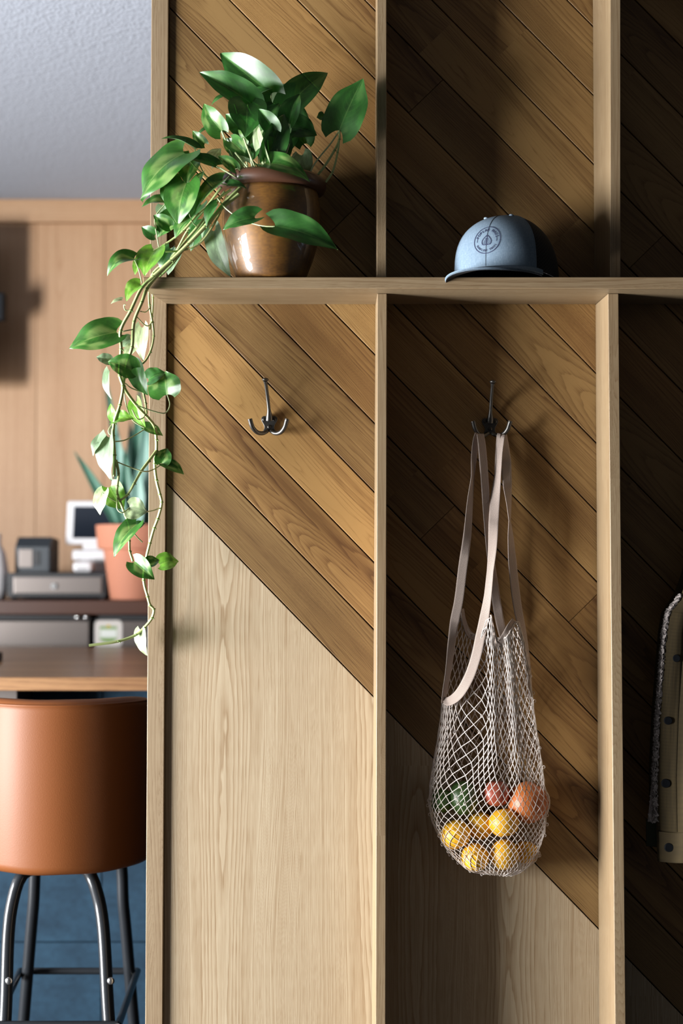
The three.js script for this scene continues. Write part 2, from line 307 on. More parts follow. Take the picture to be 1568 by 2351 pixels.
/* ------------------------------------------------------------------ the planked partition of the coat rack */
const rackEdge = (py) => 387 - 14 * py / 2351 + 2.2;      // where planks and panel meet the end post
const EDGES = [1107, 953, 799, 638, 480, 322, 164, 8, -150, -308, -465, -620, -776, -932, -1088, -1244];   // at px 380
const SL = 1.02;
const rackTop = TOP - 0.01, rackRight = 0.86;
{
  const g = new THREE.Group(); g.name = 'wall_partition'; g.position.copy(V(0.3, 0, -0.06)); scene.add(struct(g));
  put('backing', box(P(372, 2000, 0).x, 0, -0.07, X1, TOP, -0.016, 0.001), M.backing, g);
  const A = P(380, 0, 0), B = P(1380, 1000 * SL, 0), dir = V(B.x - A.x, B.y - A.y, 0).normalize(), nrm = V(-dir.y, dir.x, 0);   // nrm points up and right
  const lineAt = (c) => { const q = P(380, c, 0); return q.x * nrm.x + q.y * nrm.y; };
  const clip = (poly, n, c) => { const out = []; for (let i = 0; i < poly.length; i++) { const a = poly[i], b = poly[(i + 1) % poly.length], da = a.x * n.x + a.y * n.y - c, db = b.x * n.x + b.y * n.y - c; if (da >= 0) out.push(a); if (da * db < 0) { const t = da / (da - db); out.push({ x: mix(a.x, b.x, t), y: mix(a.y, b.y, t) }); } } return out; };
  const e0 = P(rackEdge(-400), -400, 0), e1 = P(rackEdge(2900), 2900, 0), en = V(-(e1.y - e0.y), e1.x - e0.x, 0).normalize();
  const rect = [{ x: -2, y: 0.0 }, { x: rackRight, y: 0.0 }, { x: rackRight, y: rackTop }, { x: -2, y: rackTop }];
  const bayed = clip(rect, en, e0.x * en.x + e0.y * en.y);
  const solid = (poly, depth, bev) => { const s = new THREE.Shape(poly.map((q) => new THREE.Vector2(q.x, q.y))); const e = new THREE.ExtrudeGeometry(s, { depth: depth - 2 * bev, bevelEnabled: true, bevelThickness: bev, bevelSize: bev, bevelOffset: -bev, bevelSegments: 2 }); e.translate(0, 0, -depth + bev); return e; };
  const slopeUV = (geo, d, n, su, sv, ou, ov) => { const p = geo.attributes.position, uv = geo.attributes.uv; for (let i = 0; i < p.count; i++) { const x = p.getX(i), y = p.getY(i), z = p.getZ(i); uv.setXY(i, (x * d.x + y * d.y + ou) / su, (x * n.x + y * n.y + z + ov) / sv); } return geo; };
  // butt joints: plank number -> pixels of a point on the joint
  const JOINTS = { 3: [[1190, 1018]], 4: [[1560, 1180]], 6: [[790, 502]], 9: [[918, 278]], 10: [[1420, 640]], 1: [[1600, 2150]] };
  let k = 0;
  for (let i = 0; i + 1 < EDGES.length; i++) {
    const lo = lineAt(EDGES[i]) + 0.0011, hi = lineAt(EDGES[i + 1]) - 0.0011;
    const strip = clip(clip(bayed, nrm, lo), nrm.clone().negate(), -hi);
    const cuts = (JOINTS[i] || []).map(([x, y]) => { const q = P(x, y, 0); return q.x * dir.x + q.y * dir.y; });
    const ends = [-9, ...cuts, 9];
    for (let j = 0; j + 1 < ends.length; j++) {
      const poly = clip(clip(strip, dir, ends[j] + 0.0003), dir.clone().negate(), -ends[j + 1] + 0.0003);
      if (poly.length < 3) continue;
      put('plank', slopeUV(solid(poly, 0.014, 0.0015), dir, nrm, PL, PB, rr(0, 2), -lo + (k * 0.017) % 0.02), plankMats[(k * 7 + 3) % 24], g); k++;
    }
  }
  // the plain veneered panels under the planks, one in each bay
  const up = V(0, 1, 0), rt = V(1, 0, 0), bays = [[-2, P(868, 1900, 0).x], [P(868, 1900, 0).x + 0.001, P(1395, 1900, 0).x], [P(1395, 1900, 0).x + 0.001, rackRight]];
  bays.forEach(([a, b], i) => {
    const poly = clip(clip(clip(bayed, rt, a), rt.clone().negate(), -b), nrm.clone().negate(), -(lineAt(EDGES[0]) - 0.0012));
    put('panel', slopeUV(solid(poly, 0.0145, 0.0008), up, rt, 2.2, 0.5, [0.55, 1.23, 1.7][i], [0.368, 0.28, 0.1][i]), M.veneer, g);
  });
}
// end post of the rack, at the left
{
  const zf = 0.0095, zb = -0.085, lx = (py) => 347.9 - 14.7 * py / 2351, rx = (py) => 387 - 14 * py / 2351;
  const q = (f, py, z, s) => { const a = P(f(py), py, zf); return V(a.x, py > 1000 ? 0 : TOP - 0.001, z); };
  const yb = 2850, yt = -420;
  const f4 = [q(lx, yb, zf), q(rx, yb, zf), q(rx, yt, zf), q(lx, yt, zf)], b4 = [q(lx, yb, zb), q(rx, yb, zb), q(rx, yt, zb), q(lx, yt, zb)];
  struct(put('trim_1', grainUV(board(f4, b4, 0.0015), 1, 2, 0.25, 0.3, 0.02), M.post));
}
// shelf board
const SZ = 0.174, shelfTop = P(870, 636, SZ).y, shelfBot = P(870, 662.6, SZ).y;
{
  const xl = P(328.4, 650, SZ).x, xlb = P(381, 697, 0.0012).x, xr = rackRight;
  const f4 = [V(xl, shelfBot, SZ), V(xr, shelfBot, SZ), V(xr, shelfTop, SZ), V(xl, shelfTop, SZ)], b4 = [V(xlb, shelfBot, 0.0012), V(xr, shelfBot, 0.0012), V(xr, shelfTop, 0.0012), V(xlb, shelfTop, 0.0012)];
  const at = V((xl + xr) / 2, shelfBot, SZ / 2);
  single('shelf', grainUV(board(f4, b4, 0.0016), 0, 2, 0.25, 0.9, 0.11), M.board, 'long oak shelf board running across all three bays of the coat rack', 'shelf', at);
}
// upright divider boards: front edges and back edges as seen
function divider(label, fl, fr, bl, y0, y1, yw0, yw1) {
  const zf = 0.124, zb = 0.0012;
  const c = (px, py, z, y) => { const q = P(px, py, z); return V(q.x, y, z); };
  const th = (c(fr[1], y1, zf, 0).x - c(fl[1], y1, zf, 0).x);
  const F4 = [c(fl[1], y1, zf, yw0), c(fr[1], y1, zf, yw0), c(fr[0], y0, zf, yw1), c(fl[0], y0, zf, yw1)];
  const b0 = c(bl[0], y0, zb, yw1), b1 = c(bl[1], y1, zb, yw0);
  const B4 = [b1, b1.clone().add(V(th, 0, 0)), b0.clone().add(V(th, 0, 0)), b0];
  const at = V((F4[0].x + F4[1].x) / 2, yw0, zf / 2);
  single('divider_board', grainUV(board(F4, B4, 0.0016), 1, 2, 0.25, rr(0, 2), rr(0, 0.2)), M.board, label, 'divider', at, 'upright divider boards of the coat rack');
}
divider('upright oak board above the shelf between the potted plant and the cap', [865.7, 864.8], [889, 887], [863.5, 861], 0, 636, shelfTop + 0.0005, rackTop);
divider('upright oak board below the shelf, left of the hanging net bag', [866, 860.6], [888.5, 884], [862, 850.5], 672, 2500, 0.001, shelfBot - 0.0005);
divider('upright oak board above the shelf, just right of the cap', [1403, 1401], [1428.4, 1425], [1361, 1364], 0, 636, shelfTop + 0.0005, rackTop);
divider('upright oak board below the shelf, between the net bag and the olive jacket', [1395.6, 1415], [1420.5, 1440], [1367, 1375.5], 690, 2500, 0.001, shelfBot - 0.0005);

/* ------------------------------------------------------------------ coat hooks */
function coatHook(px, py, label, tilt = 0) {
  const c = P(px, py, 0); const t = thing('coat_hook', label, 'hook', c, 'triple coat hooks of the rack');
  const L = (x, y, z) => V(c.x + x, c.y + y, z);
  // plate: two ears above, narrow foot below
  const s = new THREE.Shape(); const k = 0.0000925;    // metres per unit of the drawing (9.8 units a pixel)
  const pts = [[0, -145], [-60, -152], [-118, -162], [-166, -136], [-182, -85], [-164, -30], [-132, 25], [-114, 80], [-118, 132], [-138, 172], [-80, 196], [0, 194], [80, 196], [138, 172], [118, 132], [114, 80], [132, 25], [164, -30], [182, -85], [166, -136], [118, -162], [60, -152]].map(([x, y]) => [x * k, y * -k]);
  const curve = new THREE.CatmullRomCurve3(pts.map(([x, y]) => V(x, y, 0)), true).getPoints(60);
  s.setFromPoints(curve.map((q) => new THREE.Vector2(q.x, q.y)));
  const pl = new THREE.ExtrudeGeometry(s, { depth: 0.002, bevelEnabled: true, bevelThickness: 0.0012, bevelSize: 0.0012, bevelSegments: 3, bevelOffset: -0.0012 });
  pl.translate(c.x, c.y, 0.0018); put('plate', pl, M.hook, t);
  for (const [x, y] of [[-0.0104, 0.008], [0.0104, 0.008], [0, -0.0074]]) { const g = new THREE.SphereGeometry(0.0042, 14, 8, 0, Math.PI * 2, 0, Math.PI / 2); g.rotateX(Math.PI / 2); g.scale(1, 1, 0.55); g.translate(c.x + x, c.y + y, 0.0046); put('screw', g, M.screw, t); }
  // upper prong with its flat knob
  const a = L(0, 0.007, 0.004), b = L(0, 0.021, 0.0115), d = L(tilt * 0.4, 0.05, 0.024), e = L(tilt, 0.083, 0.047);
  put('prong', bag(tube([a, b, d, e], 0.0040, 12, 30, (u) => 1.9 - 1.0 * sstep(0, 0.3, u) + 0.25 * sstep(0.9, 1, u)), ball(e.clone().add(V(0, 0.0022, 0.002)), 0.0068, 1, 0.55, 1)), M.hook, t);
  // two lower arms curling up
  for (const sx of [-1, 1]) {
    const q = [L(sx * 0.004, -0.0165, 0.006), L(sx * 0.013, -0.0215, 0.012), L(sx * 0.024, -0.0205, 0.022), L(sx * 0.033, -0.011, 0.031), L(sx * 0.038, 0.0045, 0.036)];
    const end = new THREE.CylinderGeometry(0.005, 0.0048, 0.002, 14); end.rotateZ(-sx * 0.3); end.translate(q[4].x, q[4].y, q[4].z);
    put('arm', bag(tube(q, 0.0046, 12, 26, (u) => 0.95 + 0.1 * u), end), M.hook, t);
  }
  return t;
}
coatHook(618.5, 972, 'empty triple coat hook of dark metal on the planks under the plant', -0.006);
coatHook(1124.5, 977, 'triple coat hook of dark metal with the net bag straps hung on it', 0.0015);
coatHook(1652, 985, 'coat hook of dark metal that carries the olive jacket');

/* ------------------------------------------------------------------ trailing pothos in its glazed pot */
const potC = V(P(622.5, 640, 0.107).x, shelfTop, 0.107);
const pothos = thing('potted_pothos', 'trailing pothos with long leafy vines in a glazed brown pot on the shelf', 'plant', potC);
{
  const m = mmpp(0.107), y = (py) => P(622, py, 0.107).y;
  const prof = [[0, shelfTop + 0.0008], [62, shelfTop + 0.0008], [72, shelfTop + 0.002], [80, y(640)], [88, y(620)], [96, y(600)], [106, y(565)], [111.5, y(530)], [113.5, y(500)], [113, y(475)], [110, y(452)], [109, y(444)], [101, y(444)], [103, y(490)], [90, y(560)], [0, y(565)]].map(([r, yy]) => new THREE.Vector2(r * m, yy));
  const smooth = new THREE.SplineCurve(prof.slice(2, 11)).getPoints(40);
  const g = new THREE.LatheGeometry([...prof.slice(0, 2), ...smooth, ...prof.slice(11)], 72); g.translate(potC.x, 0, potC.z); put('pot', g, M.pot, pothos);
  const rim = [[104, y(446)], [116, y(445)], [124, y(440)], [127.5, y(431)], [126.5, y(421)], [121, y(414)], [112, y(412.5)], [104, y(415)], [102, y(425)], [102, y(440)], [104, y(446)]].map(([r, yy]) => new THREE.Vector2(r * m, yy));
  const rg = new THREE.LatheGeometry(rim, 72); rg.translate(potC.x, 0, potC.z); put('rim', rg, M.potRim, pothos, 'dark reddish brown rim');
  const so = new THREE.CylinderGeometry(101 * m, 100 * m, 0.02, 40); so.translate(potC.x, y(432), potC.z); put('soil', so, M.soil, pothos);
}
/* a heart-shaped blade from its petiole end to its tip */
function blade(b, t, width, normal, o = {}) {
  const { fold = 0.35, bend = 0.12, curl = 0, lobe = 0.2, twist = 0 } = o;
  const X = t.clone().sub(b), L = X.length(); X.normalize();
  const Z = normal.clone().addScaledVector(X, -normal.dot(X)).normalize(); const Y = Z.clone().cross(X);
  const prof = (u) => Math.pow(1 - u, 0.78) * Math.pow(u + 0.012, 0.33) * 1.96 * (1 - 0.32 * sstep(0.6, 1, u));
  const ph = rr(0, 6), k1 = rr(0.6, 1.2);
  return sheet((u, vv) => {
    const v = vv * 2 - 1, w = width / 2 * Math.min(1, prof(u)), a = Math.abs(v);
    const y = v * w * Math.cos(fold), back = lobe * a * a * Math.pow(1 - u, 3) * L;
    let z = a * w * Math.sin(fold) + bend * L * 4 * u * (1 - u) - curl * width * a * a * (0.3 + 0.7 * u);
    z += 0.012 * width * Math.sin(u * 17 * k1 + ph + v * 2) * a + 0.018 * width * Math.sin(u * 9 + ph * 2) * v;
    const tw = twist * u, y2 = y * Math.cos(tw) - z * Math.sin(tw) * 0.3, z2 = z + y * Math.sin(tw);
    return b.clone().addScaledVector(X, u * L - back).addScaledVector(Y, y2).addScaledVector(Z, z2);
  }, 18, 12);
}
// [kind, base px, base py, base z, tip px, tip py, tip z, width px, normal, options]
const LEAVES = [
  // crown over the pot
  ['dark', 623, 216, .10, 505, 122, .08, 88, [-.35, .55, .9], { fold: .5, bend: .1 }],
  ['dark', 577, 238, .14, 457, 166, .15, 72, [-.3, .7, .75], { fold: .55, bend: .08 }],
  ['dark', 658, 250, .08, 753, 167, .07, 74, [.2, .3, .9], { fold: .3 }],
  ['dark', 779, 300, .15, 834, 180, .15, 92, [-.1, .1, 1], { fold: .12, bend: .04 }],
  ['grey', 618, 264, .06, 679, 190, .05, 60, [.1, .2, 1], { fold: .2 }],
  ['dark', 575, 236, .12, 624, 204, .13, 44, [-.2, .9, .5], { fold: .4 }],
  ['dark', 664, 284, .15, 688, 216, .14, 54, [-.1, .2, 1], { fold: .5 }],
  ['green', 509, 300, .16, 468, 238, .16, 52, [-.5, .4, .8], { fold: .3 }],
  ['dark', 568, 240, .17, 564, 317, .2, 84, [.1, .5, .9], { fold: .2, bend: .15 }],
  ['dark', 532, 220, .1, 484, 243, .1, 28, [-.1, .9, .5], {}],
  ['dark', 614, 365, .19, 652, 262, .17, 66, [.35, .1, 1], { fold: .6 }],
  ['pale', 614, 366, .2, 591, 276, .19, 30, [-.8, .2, .6], { fold: .2, twist: .6 }],
  ['dark', 665, 292, .09, 728, 311, .1, 60, [0, .5, .9], {}],
  ['grey', 693, 356, .12, 707, 413, .13, 46, [.1, .1, 1], { fold: .15 }],
  ['green', 606, 376, .2, 712, 418, .2, 52, [-.1, .8, .7], { fold: .3, bend: .2 }],
  ['dark', 508, 302, .13, 446, 326, .13, 26, [-.1, .9, .4], { bend: .25 }],
  ['green', 532, 325, .17, 573, 364, .19, 38, [-.2, .6, .8], {}],
  ['pale', 484, 376, .15, 508, 340, .15, 38, [-.4, .2, .9], { fold: .2 }],
  ['dark', 447, 342, .16, 370, 319, .16, 34, [-.1, .9, .5], { fold: .4, bend: .12 }],
  ['green', 424, 352, .18, 322, 458, .19, 112, [-.4, .25, .9], { fold: .12, bend: .12, curl: .08 }],
  ['dark', 496, 382, .18, 424, 364, .18, 36, [-.1, .8, .6], {}],
  ['green', 444, 362, .15, 428, 426, .16, 58, [-.2, .2, 1], {}],
  ['green', 428, 420, .2, 409, 517, .2, 82, [-.2, .2, 1], { fold: .2 }],
  ['green', 400, 416, .18, 386, 478, .18, 46, [-.6, .2, .8], {}],
  ['green', 512, 416, .2, 446, 492, .2, 52, [-.5, .5, .8], { fold: .35 }],
  ['green', 380, 466, .15, 325, 476, .15, 46, [-.1, .8, .6], {}],
  ['grey', 376, 470, .14, 398, 512, .15, 40, [-.3, .2, .9], {}],
  ['green', 404, 497, .16, 362, 546, .16, 54, [-.3, .3, .9], {}],
  ['dark', 356, 540, .16, 325, 521, .16, 30, [-.2, .5, .8], {}],
  ['lime', 357, 574, .17, 332, 634, .19, 66, [-.4, .3, .9], { fold: .2, bend: .1 }],
  ['grey', 492, 530, .09, 531, 637, .1, 52, [-.3, .1, 1], { fold: .15 }],
  ['dark', 585, 500, .235, 512, 527, .23, 50, [-.1, .5, .9], { fold: .45, lobe: .3 }],
  ['dark', 631, 519, .24, 775, 573, .25, 78, [.1, .55, .85], { fold: .35, bend: .1 }],
  ['grey', 490, 492, .12, 464, 548, .12, 30, [-.5, .2, .8], {}],
  ['dark', 522, 424, .22, 566, 433, .22, 24, [0, .8, .6], {}],
  ['dark', 640, 300, .14, 645, 240, .12, 46, [-.3, .3, .9], {}],
  ['green', 600, 262, .1, 560, 205, .1, 46, [-.3, .6, .7], {}],
  ['dark', 560, 300, .12, 518, 262, .12, 44, [-.3, .6, .7], {}],
  ['dark', 690, 300, .07, 664, 230, .05, 60, [0, .2, 1], {}],
  ['green', 545, 345, .15, 512, 318, .15, 34, [-.3, .6, .7], {}],
  ['dark', 590, 330, .1, 560, 270, .09, 50, [.1, .5, .8], {}],
  ['dark', 640, 345, .1, 690, 300, .1, 44, [.2, .5, .8], {}],
  ['green', 470, 330, .14, 442, 300, .14, 26, [-.3, .7, .6], {}],
  ['dark', 742, 268, .14, 727, 270, .14, 22, [0, .3, 1], {}],
  ['green', 600, 318, .17, 548, 262, .17, 46, [-.5, .5, .7], { fold: .4 }], ['dark', 640, 372, .17, 668, 312, .16, 48, [.3, .3, .9], { fold: .4 }],
  ['grey', 562, 372, .16, 530, 322, .15, 40, [-.5, .3, .8], { fold: .3 }], ['dark', 600, 300, .13, 640, 238, .13, 56, [0, .5, .9], { fold: .3 }],
  ['green', 650, 300, .11, 612, 232, .1, 52, [-.3, .5, .8], { fold: .3 }], ['dark', 578, 360, .19, 608, 322, .19, 34, [0, .5, .9], { fold: .4 }],
  ['lime', 560, 330, .12, 540, 296, .12, 34, [-.4, .3, .9], {}], ['dark', 700, 330, .08, 690, 262, .06, 56, [.1, .3, .9], {}],
  ['green', 540, 388, .2, 500, 358, .2, 30, [-.4, .6, .7], { fold: .4 }], ['dark', 520, 300, .1, 476, 296, .1, 30, [-.1, .8, .6], {}],
  ['dark', 630, 300, .2, 594, 250, .2, 44, [-.3, .5, .8], { fold: .45 }], ['pale', 585, 330, .18, 610, 290, .18, 22, [.2, .5, .8], { fold: .5 }],
  ['dark', 790, 288, .14, 806, 276, .13, 24, [0, .3, 1], {}],
  // among the stems that lean over the shelf end
  ['dark', 462, 470, .16, 436, 528, .17, 44, [-.4, .3, .9], { fold: .3 }], ['green', 436, 500, .2, 402, 548, .2, 40, [-.4, .4, .8], { fold: .3 }],
  ['dark', 470, 520, .1, 438, 578, .09, 46, [-.3, .3, .9], {}], ['grey', 408, 582, .08, 386, 632, .07, 42, [-.3, .2, .9], {}],
  ['dark', 392, 572, .16, 372, 628, .15, 40, [-.4, .2, .9], { fold: .3 }], ['lime', 330, 592, .16, 310, 632, .17, 30, [-.4, .3, .8], {}],
  ['green', 452, 440, .2, 470, 392, .19, 38, [-.4, .4, .8], { fold: .35 }], ['green', 390, 520, .18, 352, 494, .18, 34, [-.3, .6, .7], { fold: .4 }],
  ['dark', 500, 470, .21, 474, 520, .21, 36, [-.5, .3, .8], { fold: .4 }], ['lime', 420, 470, .19, 384, 440, .18, 40, [-.3, .5, .8], {}],
  // over the shelf end
  ['green', 309, 596, .18, 246, 634, .19, 46, [-.2, .8, .7], { bend: .3, fold: .3 }],
  ['lime', 324, 655, .2, 290, 692, .2, 46, [-.3, .5, .8], { fold: .5 }],
  ['pale', 280, 688, .19, 254, 698, .19, 12, [-.2, .8, .6], {}],
  ['green', 268, 763, .18, 159, 800, .18, 74, [-.15, .35, .95], { fold: .2, bend: .1 }],
  ['pale', 327, 752, .08, 329, 829, .08, 38, [-.4, .1, .9], { fold: .12 }],
  ['grey', 300, 778, .12, 276, 798, .12, 28, [-.2, .3, .9], {}],
  ['pale', 308, 799, .15, 287, 824, .15, 32, [-.3, .2, .9], {}],
  ['green', 302, 850, .19, 248, 830, .19, 56, [-.3, .5, .8], { fold: .3, lobe: .3, bend: .15 }],
  ['grey', 252, 830, .16, 221, 820, .16, 28, [-.3, .5, .8], {}],
  ['grey', 252, 852, .17, 257, 918, .17, 32, [-.7, .1, .7], { fold: .3 }],
  ['dark', 312, 838, .15, 340, 908, .15, 46, [-.2, .2, 1], { fold: .3 }],
  ['dark', 341, 872, .1, 381, 856, .1, 44, [-.2, .7, .7], { fold: .25 }],
  ['green', 384, 906, .11, 380, 852, .1, 80, [.05, .45, .9], { fold: .22, lobe: .2, bend: .08 }],
  ['lime', 262, 966, .18, 308, 962, .19, 40, [-.2, .6, .8], { fold: .5 }],
  ['lime', 268, 962, .17, 254, 926, .17, 30, [-.5, .3, .8], {}],
  ['lime', 314, 922, .1, 334, 982, .1, 40, [-.3, .3, .9], {}],
  ['green', 331, 981, .1, 374, 1001, .08, 28, [-.1, .7, .7], { fold: .3 }],
  ['grey', 251, 1004, .18, 257, 1104, .18, 62, [-.45, .2, .9], { fold: .25, bend: .1 }],
  ['grey', 238, 1006, .17, 214, 1048, .17, 36, [-.5, .2, .8], {}],
  ['green', 372, 1064, .08, 384, 1029, .07, 38, [.2, .3, .9], { fold: .3 }],
  ['green', 374, 1064, .08, 423, 1090, .07, 30, [0, .6, .8], { fold: .4, bend: .14 }],
  ['lime', 252, 1118, .15, 284, 1170, .15, 56, [.1, .4, .9], { fold: .2 }],
  ['pale', 240, 1128, .17, 230, 1183, .17, 42, [-.5, .2, .8], { fold: .2 }],
  ['pale', 297, 1166, .17, 338, 1176, .17, 50, [-.1, .4, .9], { fold: .2, lobe: .2 }],
  ['green', 314, 1204, .18, 262, 1279, .19, 50, [-.4, .3, .9], { fold: .25, bend: .12 }],
  ['dark', 314, 1210, .17, 333, 1201, .17, 22, [0, .6, .8], {}],
  ['green', 308, 1290, .18, 355, 1331, .19, 46, [-.3, .5, .8], { fold: .35, bend: .12 }],
  ['green', 340, 1298, .18, 366, 1286, .17, 34, [-.2, .6, .8], { fold: .5 }],
  ['lime', 367, 1297, .075, 410, 1289, .06, 46, [0, .5, .9], { fold: .3, bend: .15 }],
  ['pale', 326, 1448, .042, 338, 1506, .034, 38, [-.4, .1, .9], { fold: .2 }],
];
for (const [kind, bx, by, bz, tx, ty, tz, w, n0, o] of LEAVES) { const n = [n0[0] + rr(-0.4, 0.1), n0[1] * rr(0.35, 1), n0[2]]; put('leaf', blade(P(bx, by, bz), P(tx, ty, tz), w * 1.08 * mmpp(bz), V(...n), o), leafMat[kind], pothos); }
function path(list) { return list.map(([x, y, z]) => P(x, y, z)); }
function vine(list, rpx = 4.4, mat = M.stem) {
  const pts = path(list), r = rpx * 1.25 * mmpp(0.15) / 2;
  const s = put('stem', tube(pts, r, 8, pts.length * 5, (u) => 1.1 - 0.25 * u), mat, pothos);
  const ns = [];
  for (let i = 1; i < pts.length - 1; i += 1) { ns.push(ball(pts[i], r * 1.22, 1, 0.55, 1, 8)); if (rnd() < 0.5) ns.push(ball(pts[i].clone().add(V(r * 1.1, -r * 0.6, r * 0.4)), r * 0.45, 1, 1, 1, 6)); }
  if (ns.length) { const nodes = put('node', bag(...ns), M.stemDark, s); nodes.userData.kind = 'stuff'; }
}
vine([[548, 446, .205], [505, 482, .21], [470, 520, .205], [432, 560, .2], [392, 598, .195], [352, 634, .19], [326, 660, .187], [300, 713, .187], [277, 759, .187], [278, 802, .187], [275, 863, .187], [282, 886, .185], [275, 930, .185], [262, 971, .185], [260, 1000, .185], [263, 1045, .185], [262, 1094, .185]], 6.6);
vine([[552, 430, .2], [512, 470, .21], [480, 512, .205], [440, 552, .19], [404, 590, .185], [365, 628, .18], [338, 662, .18], [326, 693, .176], [308, 738, .172], [303, 797, .17], [292, 833, .17], [285, 866, .168], [284, 886, .165], [313, 930, .14], [339, 958, .12], [354, 978, .1], [359, 1009, .09], [359, 1034, .08], [355, 1064, .075], [359, 1102, .07], [367, 1135, .065], [371, 1153, .062], [362, 1191, .06], [354, 1212, .06], [344, 1247, .06], [336, 1281, .06], [330, 1332, .055], [339, 1370, .05], [345, 1390, .046], [353, 1398, .042], [349, 1418, .04], [331, 1441, .04], [313, 1457, .045], [272, 1472, .06], [204, 1482, .075]], 6.2);
vine([[359, 1035, .08], [342, 1058, .1], [326, 1079, .12], [308, 1110, .165], [293, 1135, .165], [275, 1150, .17]], 5.4);
vine([[266, 1056, .185], [272, 1087, .18], [269, 1115, .175], [269, 1135, .172], [276, 1152, .17], [288, 1184, .17], [297, 1206, .17], [297, 1242, .17], [298, 1265, .175], [305, 1289, .18]], 5);
vine([[516, 440, .19], [470, 500, .17], [430, 548, .15], [395, 590, .14], [352, 626, .13], [343, 660, .118], [343, 700, .115], [350, 739, .115], [353, 772, .115], [345, 808, .12], [328, 834, .13], [306, 838, .14]], 4.6);
vine([[508, 430, .17], [470, 480, .14], [430, 530, .12], [402, 580, .1], [360, 630, .085], [349, 660, .08], [351, 684, .075], [349, 726, .075], [344, 756, .08]], 4.2);
vine([[326, 870, .14], [329, 897, .14], [334, 925, .145], [337, 950, .15]], 4.6);
vine([[500, 462, .16], [462, 520, .15], [430, 560, .14], [398, 604, .13], [366, 636, .12]], 4.4, M.stemDark);
vine([[530, 436, .2], [500, 456, .2], [456, 490, .19], [420, 530, .18], [380, 560, .17], [352, 576, .17]], 4.2);
vine([[523, 450, .19], [488, 520, .2], [456, 560, .19], [418, 575, .18], [380, 578, .17]], 4.0);
vine([[700, 430, .12], [735, 395, .14], [768, 345, .15], [779, 320, .15], [779, 300, .15]], 4.6);
vine([[748, 418, .13], [763, 395, .14], [775, 350, .15], [780, 312, .15]], 4.0);
function petiole(list, rpx = 3) { put('petiole', tube(path(list), rpx * mmpp(0.15) / 2, 6, list.length * 5), M.petiole, pothos); }
for (const l of [
  [[384, 906, .13], [390, 930, .135], [380, 948, .14], [352, 944, .15], [313, 930, .16]],
  [[267, 1060, .185], [303, 1074, .17], [329, 1082, .165], [354, 1077, .11], [372, 1065, .08]],
  [[366, 1167, .062], [352, 1172, .1], [337, 1175, .15]], [[268, 1153, .172], [250, 1142, .175], [236, 1133, .172]],
  [[269, 1140, .172], [270, 1170, .18], [280, 1177, .18], [297, 1166, .17]], [[300, 1215, .175], [314, 1232, .18], [327, 1245, .182]],
  [[262, 1014, .185], [285, 1011, .17], [310, 999, .15], [331, 986, .14]], [[262, 966, .18], [249, 990, .19], [252, 997, .19], [261, 998, .187]],
  [[308, 756, .172], [296, 758, .18], [270, 764, .18]], [[313, 726, .172], [330, 744, .15], [341, 748, .13], [350, 738, .115]],
  [[323, 715, .172], [335, 716, .14], [343, 708, .118]], [[283, 886, .168], [290, 930, .165], [305, 965, .15], [331, 982, .14]],
  [[289, 700, .2], [285, 700, .2], [288, 712, .19], [300, 713, .187]], [[288, 880, .168], [300, 890, .16], [325, 900, .14]],
  [[303, 940, .15], [316, 962, .14], [330, 958, .13], [331, 940, .12]], [[309, 596, .18], [318, 618, .185], [326, 650, .19]],
  [[575, 512, .22], [605, 519, .238], [631, 520, .24]], [[499, 455, .21], [520, 480, .225], [560, 505, .235], [586, 502, .235]],
  [[378, 470, .15], [356, 500, .16], [360, 540, .17], [365, 570, .17]], [[426, 424, .19], [430, 470, .19], [443, 512, .195], [452, 520, .195]],
  [[447, 342, .16], [455, 370, .165], [470, 400, .17], [500, 430, .17]], [[424, 355, .18], [450, 385, .18], [490, 415, .18], [520, 425, .18]],
]) petiole(l);
for (const [bx, by, bz] of LEAVES.slice(0, 18).map((l) => [l[1], l[2], l[3]])) {   // petioles rising from the soil
  const sx = mix(bx, 612, 0.55) + rr(-14, 14), sz = clamp(bz, 0.07, 0.16);
  petiole([[sx, 440, sz], [mix(sx, bx, 0.25) + rr(-6, 6), mix(440, by, 0.4), mix(sz, bz, .4)], [mix(sx, bx, 0.7) + rr(-8, 8), mix(440, by, 0.8), bz], [bx, by, bz]], rr(2.6, 4.2));
}
for (let k = 0; k < 14; k++) { const x = rr(530, 660), z = rr(.08, .17); petiole([[x, 438, z], [x + rr(-14, 8), 405, z + .01], [x + rr(-40, 30), rr(340, 375), z + .02]], rr(2.4, 4.4)); }

for (const [x, y, x2, y2] of [[598, 412, 560, 318], [610, 410, 590, 330], [620, 408, 640, 320], [590, 412, 540, 350], [632, 408, 664, 330], [605, 410, 612, 318], [570, 414, 520, 362], [585, 410, 572, 330], [560, 416, 505, 385], [642, 408, 680, 350]]) petiole([[x, y, .185], [mix(x, x2, .45) + rr(-5, 5), mix(y, y2, .45), .2], [x2, y2, .19]], rr(3, 4.6));

